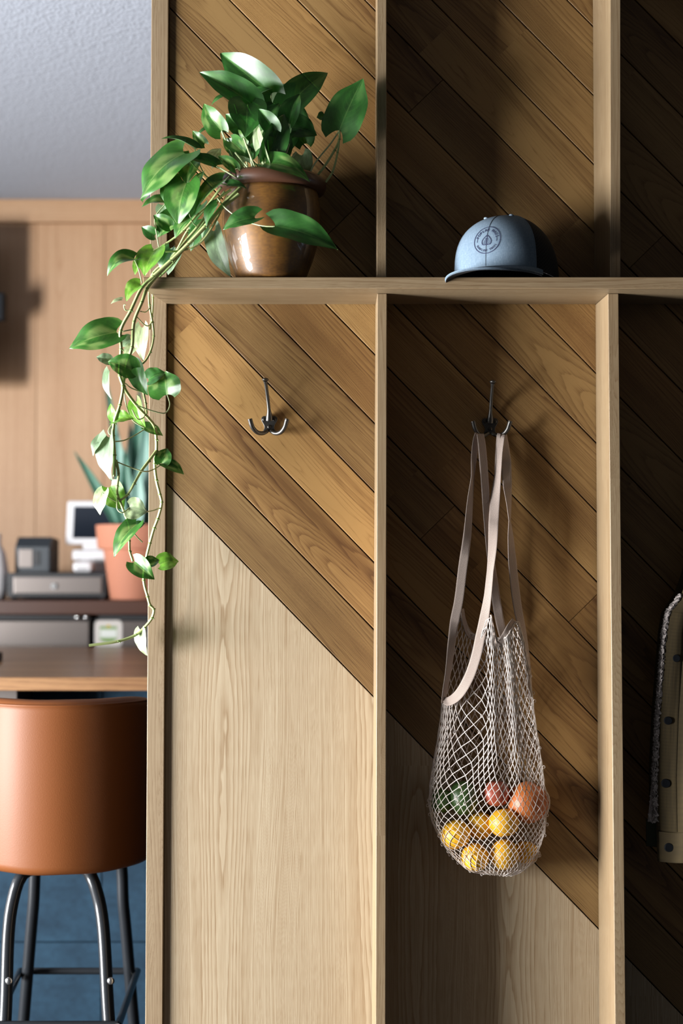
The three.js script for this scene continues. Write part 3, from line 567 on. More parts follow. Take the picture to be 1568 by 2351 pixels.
/* ------------------------------------------------------------------ cap on the shelf */
{
  const zc = 0.116, base = V(P(1163, 640, zc).x, shelfTop + 0.001, zc), yaw = 27 * Math.PI / 180;
  const cap = thing('baseball_cap', 'grey blue cap with black mesh back and a round leaf emblem, on the shelf', 'cap', base);
  const fwd = V(-Math.sin(yaw), 0, Math.cos(yaw)), side = V(Math.cos(yaw), 0, Math.sin(yaw));   // side points to the photo's right
  const Wd = (f, s, y) => base.clone().addScaledVector(fwd, f).addScaledVector(side, s).add(V(0, y, 0));
  const Hc = 0.131, lift = (phi) => 0.006 * sstep(0.1, 0.75, Math.cos(phi));
  const crown = (phi, t, off = 0) => {        // phi 0 is the front, t 0 base .. 1 top
    const fr = sstep(-0.1, 0.8, Math.cos(phi)), n = mix(2.3, 3.1, fr);
    const rad = Math.pow(Math.max(0, 1 - Math.pow(t, n)), 1 / mix(2.1, 2.0, fr));
    const hh = Hc * (1 + 0.0 * fr) + off;
    const a = 0.115 + off, b = 0.103 + off, y = mix(lift(phi), hh, t);
    return Wd(Math.cos(phi) * a * rad, Math.sin(phi) * b * rad, y);
  };
  const FR = 0.97;
  const ts = (v) => Math.sin(v * Math.PI / 2);
  put('front_panel', (() => { const g = sheet((u, v) => crown(mix(-FR, FR, u), ts(v)), 40, 30, 0.0012); const uv = g.attributes.uv; for (let i = 0; i < uv.count; i++) uv.setXY(i, uv.getX(i) * 3, uv.getY(i) * 3); return g; })(), M.denim, cap, 'grey blue cloth front of the crown');
  put('mesh_back', (() => { const g = sheet((u, v) => crown(mix(FR, Math.PI * 2 - FR, u), ts(v), -0.0004), 48, 30, 0.001); const uv = g.attributes.uv; for (let i = 0; i < uv.count; i++) uv.setXY(i, uv.getX(i) * 14, uv.getY(i) * 7); return g; })(), M.capMesh, cap, 'black mesh back of the crown');
  put('button', ball(Wd(0, 0, Hc + 0.001), 0.0062, 1, 0.6, 1), M.denim, cap);
  for (const ph of [-0.62, 0.6]) put('eyelet', ball(crown(ph, 0.93, 0.0004), 0.005, 1, 0.55, 1, 10), M.thread, cap);
  // seams: one up the front, one along each front edge, a double row above the visor
  const seam = (f) => { const pts = []; for (let i = 0; i <= 24; i++) pts.push(f(i / 24)); return tube(pts, 0.0004, 5, 48); };
  put('seam', seam((u) => crown(0, ts(u * 0.97), 0.0002)), M.capUnder, cap);
  for (const s of [-1, 1]) put('seam', seam((u) => crown(s * FR, ts(u * 0.96), 0.0004)), M.thread, cap);
  put('seam', seam((u) => crown(mix(-FR, FR, u), 0.045, 0.0004)), M.thread, cap);
  // visor
  const A0 = -1.2, A1 = 1.12;
  const vis = (u, v, dy) => {
    const phi = mix(A0, A1, u), a = 0.115, b = 0.103, e = 0.066 * Math.pow(Math.max(0, Math.sin(Math.pow(u, 0.86) * Math.PI)), u < 0.5 ? 0.6 : 0.85), x = Math.cos(phi), q = Math.abs(Math.sin(phi));
    const y = lift(phi) + 0.001 - v * (0.0145 + (u < 0.5 ? 0.003 : -0.006) * Math.pow(Math.abs(u * 2 - 1), 2)) - (u < 0.5 ? 0.002 : -0.001) * q;
    return Wd(x * a * 0.985 + e * v * (0.5 + 0.5 * x), Math.sin(phi) * b * 0.985 + Math.sign(phi) * q * e * v * 0.22, y + dy);
  };
  put('visor', sheet((u, v) => vis(u, v, 0.0016), 44, 14, 0.0026), M.denim, cap);
  put('visor_underside', sheet((u, v) => vis(u, mix(0, 0.97, v), -0.0016), 44, 14, 0.0006), M.capUnder, cap, 'dark underside of the visor');
  put('visor_edge', seam((u) => vis(mix(0.01, 0.99, u), 1, 0.0003)), M.thread, cap);
  // printed round emblem
  const S = 1024, cv = document.createElement('canvas'); cv.width = cv.height = S; const c = cv.getContext('2d');
  c.clearRect(0, 0, S, S); c.strokeStyle = c.fillStyle = '#232a4a'; c.lineWidth = 26; c.beginPath(); c.arc(S / 2, S / 2, S * 0.47, 0, 7); c.stroke();
  const arcText = (s, r, a0, a1, size, flip) => { c.font = `bold ${size}px sans-serif`; c.textAlign = 'center'; c.textBaseline = 'middle'; [...s].forEach((ch, i) => { const a = mix(a0, a1, i / (s.length - 1)); c.save(); c.translate(S / 2 + Math.cos(a) * r, S / 2 + Math.sin(a) * r); c.rotate(a + (flip ? -Math.PI / 2 : Math.PI / 2)); c.fillText(ch, 0, 0); c.restore(); }); };
  arcText('POPLAR HAUS', S * 0.36, Math.PI * 1.09, Math.PI * 1.91, 136, false);
  arcText('GUNFLINT TRAIL', S * 0.375, Math.PI * 0.83, Math.PI * 0.17, 96, true);
  c.lineWidth = 18; for (const s of [0, Math.PI]) { c.beginPath(); c.arc(S / 2, S / 2, S * 0.35, s - 0.24 + (s ? 0.05 : 0.05), s + 0.2); c.stroke(); }
  c.lineWidth = 24; c.beginPath(); c.moveTo(S / 2, S * 0.33); c.bezierCurveTo(S * 0.6, S * 0.42, S * 0.68, S * 0.5, S * 0.66, S * 0.6); c.bezierCurveTo(S * 0.65, S * 0.69, S * 0.54, S * 0.7, S * 0.5, S * 0.65); c.bezierCurveTo(S * 0.46, S * 0.7, S * 0.35, S * 0.69, S * 0.34, S * 0.6); c.bezierCurveTo(S * 0.32, S * 0.5, S * 0.4, S * 0.42, S / 2, S * 0.33); c.stroke();
  c.lineWidth = 16; c.beginPath(); c.moveTo(S / 2, S * 0.36); c.lineTo(S / 2, S * 0.72); c.stroke();
  for (let k = 0; k < 5; k++) for (const s of [-1, 1]) { const y = S * (0.46 + k * 0.045); c.beginPath(); c.moveTo(S / 2, y + 26); c.lineTo(S / 2 + s * S * (0.065 + 0.018 * Math.min(k, 3)), y - 14); c.stroke(); }
  const tex = new THREE.CanvasTexture(cv); tex.colorSpace = THREE.SRGBColorSpace;
  const alpha = document.createElement('canvas'); alpha.width = alpha.height = S; const ac = alpha.getContext('2d'); ac.fillStyle = '#000'; ac.fillRect(0, 0, S, S);
  const id = c.getImageData(0, 0, S, S), ai = ac.getImageData(0, 0, S, S); for (let i = 0; i < id.data.length; i += 4) { ai.data[i] = ai.data[i + 1] = ai.data[i + 2] = id.data[i + 3]; ai.data[i + 3] = 255; } ac.putImageData(ai, 0, 0);
  const at = new THREE.CanvasTexture(alpha);
  const R = 0.029, t0 = 0.46;
  const g = sheet((u, v) => { const y = (v - 0.5) * 2 * R, t = t0 + y / (Hc - lift(0)), c0 = crown(0, t), rad = c0.clone().sub(Wd(0, 0, mix(lift(0), Hc, t))).length(); return crown((u - 0.5) * 2 * R / rad * 1.1, t, 0.0006); }, 30, 30);
  put('emblem', g, std({ color: lin(0.018, 0.024, 0.07), alphaMap: at, transparent: true, roughness: 0.8 }), cap, 'round dark blue printed emblem with a leaf');
}

/* ------------------------------------------------------------------ fruit in the bag */
const fruits = [];   // centre and radius, so that the net lies over them
const peel = dataTex(128, 128, (x, y) => { const v = 160 + 95 * noise(x / 2.2, y / 2.2); return [v, v, v]; }, false);
function fruitGeo(r, sy = 0.93, bumpy = 0.012) {
  const g = new THREE.SphereGeometry(r, 36, 26), p = g.attributes.position, q = V();
  for (let i = 0; i < p.count; i++) { q.fromBufferAttribute(p, i); const d = q.clone().normalize(); const dim = 1 - 0.1 * Math.exp(-Math.pow((1 - Math.abs(d.y)) * 16, 1)); q.multiplyScalar(dim * (1 + bumpy * (noise(d.x * 2 + 5, d.y * 2 + d.z * 2 + 9) - 0.5) * 2)); p.setXYZ(i, q.x, q.y * sy, q.z); }
  g.computeVertexNormals(); return g;
}
function fruit(name, label, px, py, z, rpx, mat, o = {}) {
  const c = P(px, py, z), r = rpx * mmpp(z), g = fruitGeo(r, o.sy ?? 0.94, o.bumpy ?? 0.012);
  const f = new THREE.Group(); f.name = numbered(name); f.position.copy(c); f.rotation.set(o.rx ?? 0, 0, o.rz ?? 0); scene.add(f); tag(f, label, 'fruit', o.group);
  const m = new THREE.Mesh(g, mat); m.name = 'peel'; m.castShadow = m.receiveShadow = true; f.add(m);
  const st = new THREE.SphereGeometry(r * 0.11, 10, 6); st.scale(1, 0.4, 1); st.translate(0, r * (o.sy ?? 0.94) * 0.9, 0); const sm = new THREE.Mesh(st, M.node); sm.name = 'stem_button'; sm.castShadow = true; f.add(sm);
  fruits.push([c, r * Math.max(1, o.sy ?? 1)]); return f;
}
const peelMat = (r, g, b) => std({ color: lin(r, g, b), roughness: 0.42, bumpMap: peel, bumpScale: 0.0009, clearcoat: 0.15, clearcoatRoughness: 0.4 });
const yellowPeel = peelMat(0.8, 0.41, 0.018);
const first = fruit('clementine', 'yellow orange clementine at the left end of the bottom of the net bag', 1046, 1916, 0.064, 35, yellowPeel, { group: 'clementines in the net bag', rz: 0.4 });
for (const [label, px, py, z, rpx, turn] of [
  ['yellow orange clementine at the very bottom of the bag, low left of middle', 1091, 1968, 0.07, 32.5, [0.5, 0, -0.6]],
  ['yellow orange clementine in the middle of the heap, half hidden behind its neighbours', 1103, 1896, 0.042, 32, [0.2, 0.5, 0.3]],
  ['bright yellow clementine in front at the top of the heap', 1157, 1889, 0.07, 35, [-0.3, 0, 0.2]],
  ['yellow orange clementine at the bottom of the bag, right below the bright yellow one', 1157, 1962, 0.064, 34.5, [0.7, 0, 0.9]],
  ['shaded yellow clementine in the lower right corner of the net bag', 1207, 1957, 0.046, 28, [0, 0.8, 0]],
]) { const s = (rpx * mmpp(z)) / (35 * mmpp(0.064)), c = P(px, py, z), f = copyOf(first, c, turn, label); f.scale.setScalar(s); fruits.push([c, rpx * mmpp(z)]); }
fruit('grapefruit', 'large orange grapefruit at the right side of the net bag', 1212, 1842, 0.05, 45.5, peelMat(0.55, 0.15, 0.03), { rz: -0.5, sy: 1.06 });
fruit('apple', 'pinkish red apple above the clementines in the middle of the bag', 1139, 1822, 0.05, 32, std({ color: lin(0.38, 0.08, 0.045), roughness: 0.35, clearcoat: 0.3 }), { sy: 0.95 });
fruit('avocado', 'dark green avocado left of the middle of the net bag', 1064, 1832, 0.054, 33, peelMat(0.035, 0.08, 0.016), { sy: 1.25, rz: 0.15, bumpy: 0.03 });
fruit('lime', 'deep green lime against the left side of the net bag', 1013, 1838, 0.05, 25, peelMat(0.05, 0.12, 0.02), { sy: 1.15, rz: -0.3 });

/* ------------------------------------------------------------------ net bag */
{
  const outline = [[1420, 1046, 1190], [1470, 1034, 1204], [1520, 1026, 1213], [1580, 1017, 1220], [1640, 1012, 1228], [1700, 1003, 1236], [1760, 993, 1245], [1800, 987, 1250], [1850, 984, 1254], [1885, 991, 1253], [1915, 1004, 1250], [1945, 1022, 1239], [1970, 1042, 1226], [1988, 1064, 1214], [1999, 1084, 1202], [2006, 1110, 1178]];
  const prof = (py) => { let i = 0; while (i < outline.length - 2 && outline[i + 1][0] < py) i++; const a = outline[i], b = outline[i + 1], t = clamp((py - a[0]) / (b[0] - a[0])); return [mix(a[1], b[1], t), mix(a[2], b[2], t)]; };
  const ZC = 0.056;
  const hookP = P(1124, 1000, 0.03);
  const t = thing('net_bag', 'cream cotton net shopping bag of fruit hanging by its long woven straps', 'bag', P(1120, 2004, ZC));
  // height of the opening, along the front and along the back of the bag, by px
  const FT = [[1005, 1622], [1017, 1616], [1036, 1606], [1056, 1586], [1075, 1552], [1092, 1505], [1104, 1452], [1112, 1422], [1121, 1416], [1130, 1446], [1140, 1472], [1160, 1458], [1180, 1426], [1195, 1428], [1212, 1480], [1225, 1560]];
  const BT = [[1005, 1622], [1017, 1600], [1030, 1500], [1042, 1425], [1062, 1402], [1078, 1452], [1100, 1464], [1160, 1468], [1185, 1424], [1200, 1440], [1225, 1560]];
  const look = (T, x) => { let i = 0; while (i < T.length - 2 && T[i + 1][0] < x) i++; return mix(T[i][1], T[i + 1][1], clamp((x - T[i][0]) / (T[i + 1][0] - T[i][0]))); };
  // where the cords gather into hanging folds: equal steps of this density round the bag
  const bump = (a, c, w) => { let d = Math.abs(a - c); d = Math.min(d, Math.PI * 2 - d); return Math.exp(-d * d / (w * w)); };
  const dens = (a) => 0.42 + 3.0 * bump(a, 1.02, 0.19) + 2.6 * bump(a, 1.47, 0.17) + 1.5 * bump(a, 2.62, 0.36) + 0.7 * bump(a, 0.25, 0.25) + 1.0 * bump(a, 4.2, 0.4) + 1.0 * bump(a, 5.3, 0.4);
  const TAB = []; { let c = 0; for (let k = 0; k <= 720; k++) { TAB.push(c); c += dens(k / 720 * Math.PI * 2); } for (let k = 0; k <= 720; k++) TAB[k] /= c; }
  const gather = (u) => { let lo = 0, hi = 720; while (hi - lo > 1) { const m = (lo + hi) >> 1; if (TAB[m] <= u) lo = m; else hi = m; } const t = (u - TAB[lo]) / Math.max(1e-9, TAB[hi] - TAB[lo]); return (lo + clamp(t)) / 720 * Math.PI * 2; };
  const N = 42, ROWS = 44, nodes = [];
  const rowY = []; { let c = 0; for (let j = 0; j <= ROWS; j++) { rowY.push(c); c += mix(19, 9.2, sstep(0.2, 0.75, j / ROWS)); } for (let j = 0; j <= ROWS; j++) rowY[j] = 1400 + rowY[j] / rowY[ROWS] * 606; }
  const node = (i, j) => {
    const u = ((i + (j % 2) * 0.5) / N) % 1, v = j / ROWS, ga = gather(u), front0 = Math.sin(ga) >= 0;
    let top = 1480;
    for (let k = 0; k < 4; k++) { const [l, r] = prof(top), x = (l + r) / 2 + Math.cos(ga) * (r - l) / 2; top = mix(top, look(front0 ? FT : BT, x), 0.8); }
    const py = Math.max(rowY[j] + 3 * Math.sin(ga * 2 + 1), top);
    const [l, r] = prof(py), cx = (l + r) / 2, hw = (r - l) / 2;
    const pleat = 1 - sstep(1640, 1900, py);
    const even = (gather(u) * 0.25 + u * Math.PI * 2 * 0.75);
    const a = mix(even, ga, pleat);
    const fold = 1 + pleat * 0.2 * (bump(a, 1.02, 0.22) + bump(a, 1.5, 0.16) - 0.9 * bump(a, 1.27, 0.1) + 0.6 * bump(a, 1.98, 0.14) - 0.7 * bump(a, 2.25, 0.22));
    const close = py > 1988 ? mix(1, 0.55, (py - 1988) / 18) : 1;
    const dz = mix(0.034, 0.053, sstep(1500, 1830, py)) * (py > 1900 ? mix(1, 0.72, (py - 1900) / 106) : 1) * close;
    const q = P(cx + Math.cos(a) * hw, py, 0.056);
    q.z = ZC + Math.sin(a) * dz * fold;
    q.x += 0.0016 * (hash2(i, j) - 0.5); q.y += 0.003 * (hash2(i + 99, j) - 0.5);
    for (const [c, rad] of fruits) { const d = q.clone().sub(c), len = d.length(); if (len < rad + 0.0014) q.copy(c).addScaledVector(d.normalize(), rad + 0.0014); }
    q.z = Math.max(q.z, 0.0022);
    return q;
  };
  for (let j = 0; j <= ROWS; j++) { nodes.push([]); for (let i = 0; i < N; i++) nodes[j].push(node(i, j)); }
  // bottom: the last rows draw together under the fruit
  const bot = P(1130, 1994, ZC); for (let k = 1; k <= 5; k++) { const row = []; for (let i = 0; i < N; i++) row.push(nodes[ROWS][(i + (k % 2 && ROWS % 2 === 0 ? 0 : 0)) % N].clone().lerp(bot, k / 5)); nodes.push(row); }
  const pos = [], idx = [], nor = [];
  const cord = (a, b, r) => {
    if (a.distanceToSquared(b) < 1e-8) return;
    const d = b.clone().sub(a).normalize(), s = Math.abs(d.z) < 0.9 ? V(0, 0, 1).cross(d).normalize() : V(1, 0, 0).cross(d).normalize(), t2 = d.clone().cross(s), k = pos.length / 3, n = 5;
    for (const q of [a, b]) for (let m = 0; m < n; m++) { const an = m / n * Math.PI * 2, dx = s.clone().multiplyScalar(Math.cos(an)).addScaledVector(t2, Math.sin(an)); pos.push(q.x + dx.x * r, q.y + dx.y * r, q.z + dx.z * r); nor.push(dx.x, dx.y, dx.z); }
    for (let m = 0; m < n; m++) { const a1 = k + m, a2 = k + (m + 1) % n; idx.push(a1, a2, a1 + n, a2, a2 + n, a1 + n); }
  };
  for (let j = 0; j < nodes.length - 1; j++) for (let i = 0; i < N; i++) {
    const a = nodes[j][i], odd = j % 2 && j < ROWS;
    cord(a, nodes[j + 1][i], j < 24 ? 0.0009 : 0.00072);
    if (j < ROWS) cord(a, nodes[j + 1][odd ? (i + 1) % N : (i + N - 1) % N], j < 24 ? 0.0009 : 0.00072);
  }
  // loose loops of yarn along the outer edges
  for (let k = 0; k < 70; k++) { const j = 6 + Math.floor(rnd() * 40), i = [0, 1, 41, 20, 21, 22, 15, 16, 18][Math.floor(rnd() * 9)], a = nodes[j][i], s = Math.sign(a.x - bot.x), pts = []; for (let m = 0; m <= 6; m++) { const an = m / 6 * Math.PI * 1.7; pts.push(a.clone().add(V(s * (0.0022 - 0.0022 * Math.cos(an)), 0.003 * Math.sin(an), 0.001 + 0.0005 * m))); } for (let m = 0; m < 6; m++) cord(pts[m], pts[m + 1], 0.0006); }
  const g = new THREE.BufferGeometry(); g.setAttribute('position', new THREE.Float32BufferAttribute(pos, 3)); g.setAttribute('normal', new THREE.Float32BufferAttribute(nor, 3)); g.setIndex(idx);
  const net = put('net', g, M.string, t); net.userData.kind = 'stuff';
  // woven bands: [px, py, z, apparent width px]
  const band = (name, list, full = 21) => {
    const c = new THREE.CatmullRomCurve3(list.map(([x, y, z]) => P(x, y, z)), false, 'centripetal'), n = list.length * 8, ws = list.map((l) => l[3]);
    const len = c.getLength();
    const fr = (u) => { const f = u * (list.length - 1), i = Math.min(list.length - 2, Math.floor(f)); return mix(ws[i], ws[i + 1], f - i); };
    const geo = sheet((v, u) => {
      const q = c.getPoint(u), d = c.getTangent(u), w = full * mmpp(q.z), ang = Math.acos(clamp(fr(u) / full, 0.05, 1));
      const flat = V(d.x, d.y, 0.0001).normalize(), s = V(flat.y, -flat.x, 0); 
      const dir = s.multiplyScalar(Math.cos(ang)).add(V(0, 0, Math.sin(ang)));
      return q.addScaledVector(dir, (v - 0.5) * w);
    }, 6, n, 0.0016);
    const uv = geo.attributes.uv; for (let i = 0; i < uv.count; i++) uv.setXY(i, uv.getX(i) * 1.0, uv.getY(i) * len / 0.02);
    put(name, geo, M.knit, t);
  };
  band('strap', [[1099, 996, .032, 16], [1094, 1010, .035, 15], [1089, 1050, .046, 14], [1086, 1095, .056, 8], [1080, 1150, .062, 14], [1073, 1230, .066, 19], [1063, 1300, .068, 22], [1053, 1380, .07, 22], [1044, 1425, .07, 21], [1037, 1480, .07, 18], [1030, 1540, .068, 14], [1021, 1595, .07, 11], [1019, 1614, .074, 10]]);
  band('strap', [[1018, 1608, .078, 14], [1030, 1610, .088, 18], [1050, 1597, .096, 20], [1074, 1560, .099, 22], [1092, 1510, .096, 22], [1103, 1460, .09, 22], [1112, 1415, .084, 20], [1119, 1370, .078, 15], [1125, 1310, .07, 13], [1130, 1260, .064, 18], [1133, 1200, .058, 23], [1136, 1150, .052, 21], [1142, 1090, .046, 13], [1145, 1040, .04, 14], [1149, 1003, .034, 17], [1151, 996, .028, 17]], 23);
  band('strap', [[1103, 996, .038, 17], [1106, 1015, .042, 18], [1110, 1060, .05, 19], [1115, 1130, .052, 18], [1119, 1200, .048, 15], [1127, 1280, .044, 17], [1135, 1340, .04, 19], [1143, 1400, .036, 21], [1151, 1440, .031, 20], [1158, 1468, .028, 18]]);
  band('strap', [[1156, 996, .026, 17], [1158, 1015, .031, 20], [1162, 1060, .042, 24], [1165, 1110, .05, 22], [1169, 1155, .055, 13], [1171, 1195, .058, 6], [1173, 1230, .06, 14], [1177, 1290, .06, 20], [1184, 1360, .052, 21], [1191, 1405, .056, 20], [1200, 1445, .058, 17], [1208, 1490, .06, 14], [1215, 1550, .06, 13], [1219, 1600, .06, 10]], 24);
  band('rim_band', [[1182, 1424, .072, 14], [1172, 1440, .084, 18], [1160, 1462, .09, 20], [1148, 1477, .09, 18], [1136, 1474, .088, 15], [1128, 1448, .086, 14], [1121, 1412, .084, 12]], 20);
  band('rim_band', [[1062, 1398, .05, 8], [1066, 1425, .036, 10], [1078, 1455, .026, 14], [1096, 1464, .02, 16], [1120, 1468, .018, 16], [1145, 1472, .022, 16], [1160, 1468, .028, 14]], 18);
}

/* ------------------------------------------------------------------ olive jacket in the right bay */
{
  const t = thing('jacket', 'olive canvas jacket with cream fleece lining and dark snaps, hanging at the right edge', 'jacket', V(P(1640, 1990, 0.05).x, P(1640, 1990, 0.05).y, 0.05));
  const L = [[1000, 1644], [1030, 1636], [1200, 1612], [1330, 1580], [1376, 1562], [1402, 1538], [1450, 1529], [1560, 1520], [1650, 1513], [1780, 1507], [1870, 1508], [1976, 1511]];
  const R = [[1000, 1664], [1200, 1690], [1400, 1770], [1976, 1800]];
  const at = (T, y) => { let i = 0; while (i < T.length - 2 && T[i + 1][0] < y) i++; return mix(T[i][1], T[i + 1][1], clamp((y - T[i][0]) / (T[i + 1][0] - T[i][0]))); };
  const front = (u, y) => { const s = Math.sin(Math.PI * clamp(u, 0, 1)); const f = 0.014 * Math.sin(u * 13 + y * 0.006) * sstep(0.06, 0.25, u) + 0.006 * Math.sin(u * 34 + y * 0.013) * sstep(0.1, 0.3, u); return mix(0.078, 0.088, Math.pow(s, 0.35)) + 0.6 * f * sstep(1100, 1500, y); };
  const body = (u, y, off = 0) => { const px = mix(at(L, y), at(R, y), u), z = Math.max(0.014, front(u, y) * sstep(900, 1500, y + 250) + off); return P(px, y + 4 * Math.sin(u * 9), z); };
  put('front', sheet((u, v) => body(u, mix(1003, 1974, v)), 60, 90, 0.003), M.olive, t);
  put('back', sheet((u, v) => { const q = body(mix(1, 0, u), mix(1003, 1960, v)); q.z = 0.01; return q; }, 20, 40, 0.003), M.olive, t);
  // placket, hem band and seam
  put('placket', sheet((u, v) => body(mix(0.005, 0.16, u), mix(1404, 1906, v), 0.0022), 8, 60, 0.0015), M.olive, t);
  put('hem_band', sheet((u, v) => body(mix(0.0, 1, u), mix(1908, 1977, v), 0.004), 50, 8, 0.003), M.olive, t);
  const edge = []; for (let y = 1366; y <= 1886; y += 20) edge.push(P(at(L, y) - 3, y, 0.08));
  const fz = tube(edge, 0.0058, 10, 160), p = fz.attributes.position; for (let i = 0; i < p.count; i++) p.setXYZ(i, p.getX(i) + 0.005 * (hash2(i, 3) - 0.5), p.getY(i) + 0.005 * (hash2(i, 9) - 0.5), p.getZ(i) + 0.004 * (hash2(i, 5) - 0.5)); fz.computeVertexNormals();
  const tufts = []; for (let k = 0; k < 900; k++) { const y = rr(1366, 1886), q = P(at(L, y) - 3 + rr(-5, 3), y, 0.08 + rr(-0.005, 0.006)); const cn = new THREE.ConeGeometry(0.0011, rr(0.004, 0.009), 4); cn.rotateZ(Math.PI / 2 + rr(-0.9, 0.9)); cn.rotateY(rr(-0.7, 0.7)); cn.translate(q.x - 0.003, q.y, q.z); tufts.push(cn); }
  const fm = put('fleece_edge', bag(fz, ...tufts), M.fleece, t, 'cream fleece lining showing along the front edge'); fm.userData.kind = 'stuff';
  const fl = sheet((u, v) => { const y = mix(1770, 1886, v), q = P(mix(1486 + 12 * (1 - v), 1515, u), y, 0.07); q.z += 0.003 * noise(u * 9, v * 30); return q; }, 14, 40, 0.006); put('fleece_flap', fl, M.fleece, t);
  put('under_flap', sheet((u, v) => P(mix(1483, 1515, u), mix(1880, 1942, v), 0.068), 6, 10, 0.004), M.oliveDark, t, 'dark green inner flap');
  for (const [px, py, r, z] of [[1553, 1508, 9, 0], [1534, 1652, 9.5, 0], [1529, 1796, 10.5, 0], [1536, 1943, 10.5, 0.003]]) {
    const u = (px - at(L, py)) / (at(R, py) - at(L, py)), q = body(u, py, 0.0045 + z), g = new THREE.CylinderGeometry(r * 0.0009 * 0.85, r * 0.0009, 0.003, 20); g.rotateX(Math.PI / 2); g.translate(q.x, q.y, q.z); put('snap_button', g, M.button, t, 'dark round snap');
  }
}

/* ------------------------------------------------------------------ bar stool */
{
  const cx = P(112, 1800, -0.2).x, cz = -0.43, at = V(cx, 0, cz);
  const t = thing('bar_stool', 'bar stool with a wide brown leather back and black metal legs', 'stool', at);
  const yT = P(112, 1609, -0.2).y, yB = P(112, 2014, -0.2).y, R0 = 0.232;
  // padded back: a rounded section bent round the seat
  const sec = (v, T, Hh, c) => {                 // rounded rectangle, from the middle of the inner face round
    const per = [Hh - c, Math.PI / 2 * c, 2 * (T - c), Math.PI / 2 * c, 2 * (Hh - c), Math.PI / 2 * c, 2 * (T - c), Math.PI / 2 * c, Hh - c], wts = [0.1, 0.1, 0.03, 0.12, 0.3, 0.12, 0.03, 0.1, 0.1];
    let k = 0, t = v; while (k < 8 && t > wts[k]) t -= wts[k++]; t = Math.min(1, t / wts[k]);
    const q = (cx0, cy0, a0) => [cx0 + c * Math.cos(a0 + t * -Math.PI / 2), cy0 + c * Math.sin(a0 + t * -Math.PI / 2)];
    void per;
    return [() => [-T, t * (Hh - c)], () => q(-T + c, Hh - c, Math.PI), () => [mix(-T + c, T - c, t), Hh], () => q(T - c, Hh - c, Math.PI / 2), () => [T, mix(Hh - c, -Hh + c, t)], () => q(T - c, -Hh + c, 0), () => [mix(T - c, -T + c, t), -Hh], () => q(-T + c, -Hh + c, -Math.PI / 2), () => [-T, mix(-Hh + c, 0, t)]][k]();
  };
  const back = sheet((u, v) => {
    const th = mix(-1.5, 1.5, u), e = Math.pow(Math.abs(u * 2 - 1), 7), hh = (yT - yB) / 2 * (1 - 0.16 * e), T = 0.024 * (1 - 0.4 * e);
    const [dr, dy] = sec(v, T, hh, T * 0.92), y = (yT + yB) / 2 - 0.004 * e + dy, r = R0 - 0.024 + dr;
    const bulge = 1 + 0.02 * Math.sin(clamp((y - yB) / (yT - yB)) * Math.PI);
    return V(cx + Math.sin(th) * r * bulge * 0.96, y + 0.0008 * Math.sin(th * 9) * (dy < 0 ? 1 : 0.4), cz + Math.cos(th) * r * bulge);
  }, 90, 80);
  const uvb = back.attributes.uv; for (let i = 0; i < uvb.count; i++) uvb.setXY(i, uvb.getX(i) * 9, uvb.getY(i) * 10);
  put('backrest', back, M.leather, t);
  const pipe = []; for (let k = 0; k <= 40; k++) { const th = mix(-1.38, 1.38, k / 40); pipe.push(V(cx + Math.sin(th) * (R0 - 0.005) * 0.96, yT - 0.012, cz + Math.cos(th) * (R0 - 0.003))); } put('piping', tube(pipe, 0.003, 6, 80), M.leather, t);
  const seat = new THREE.CylinderGeometry(0.2, 0.195, 0.08, 48, 3); seat.translate(cx, yB + 0.045, cz); put('seat', seat, M.leather, t);
  const ring = new THREE.CylinderGeometry(0.13, 0.13, 0.02, 32); ring.translate(cx, yB - 0.006, cz); put('seat_plate', ring, M.blackMetal, t);
  const leg = (pts) => put('leg', tube(pts, 0.0145, 14, 40), M.blackMetal, t);
  const zn = -0.29, zf = -0.56, yl = 0;
  const ends = {};
  for (const [k, xt, xm, xb, z0, z1] of [['near', 207, 231, 249, -0.30, -0.225], ['near', 52, 26, 12, -0.30, -0.225], ['far', 268, 284, 306, -0.53, -0.62], ['far', 88, 76, 55, -0.53, -0.62]]) {
    const top = P(xt, 2018, z0), mid = P(xm, 2085, mix(z0, z1, 0.25)), low = P(xb, 2335, z1);
    const dirn = low.clone().sub(mid), foot = mid.clone().addScaledVector(dirn, (mid.y - 0.012) / (mid.y - low.y));
    leg([V(mix(top.x, cx, 0.5), yB - 0.012, mix(top.z, cz, 0.5)), V(top.x, yB - 0.016, top.z), mid, low, foot]);
    const f = new THREE.CylinderGeometry(0.017, 0.018, 0.014, 16); f.translate(foot.x, 0.007, foot.z); put('foot_cap', f, M.black, t);
    ends[k] = ends[k] || []; ends[k].push(low.clone());
  }
  const fy = 0.372, bar = (a, b, r = 0.0085) => put('footrest_bar', tube([a, b], r, 12, 4), M.blackMetal, t);
  const [n1, n2] = ends.near, [f1, f2] = ends.far;
  const N1 = V(n1.x + 0.024, fy, n1.z + 0.018), N2 = V(n2.x - 0.02, fy, n2.z + 0.018), F1 = V(f1.x + 0.01, fy, f1.z), F2 = V(f2.x - 0.01, fy, f2.z);
  bar(N2, N1, 0.0105); bar(F2, F1); bar(N1, F1); bar(N2, F2);
  for (const [q, d] of [[N1, 0.004], [n1.clone().setY(0.47).add(V(0.008, 0, 0.012)), 0.012], [n2.clone().setY(0.47).add(V(0.012, 0, 0.012)), 0.008]]) put('bolt', ball(q.clone().add(V(0, 0, 0.008)), 0.0085, 1, 1, 0.6, 10), M.chrome, t);
}

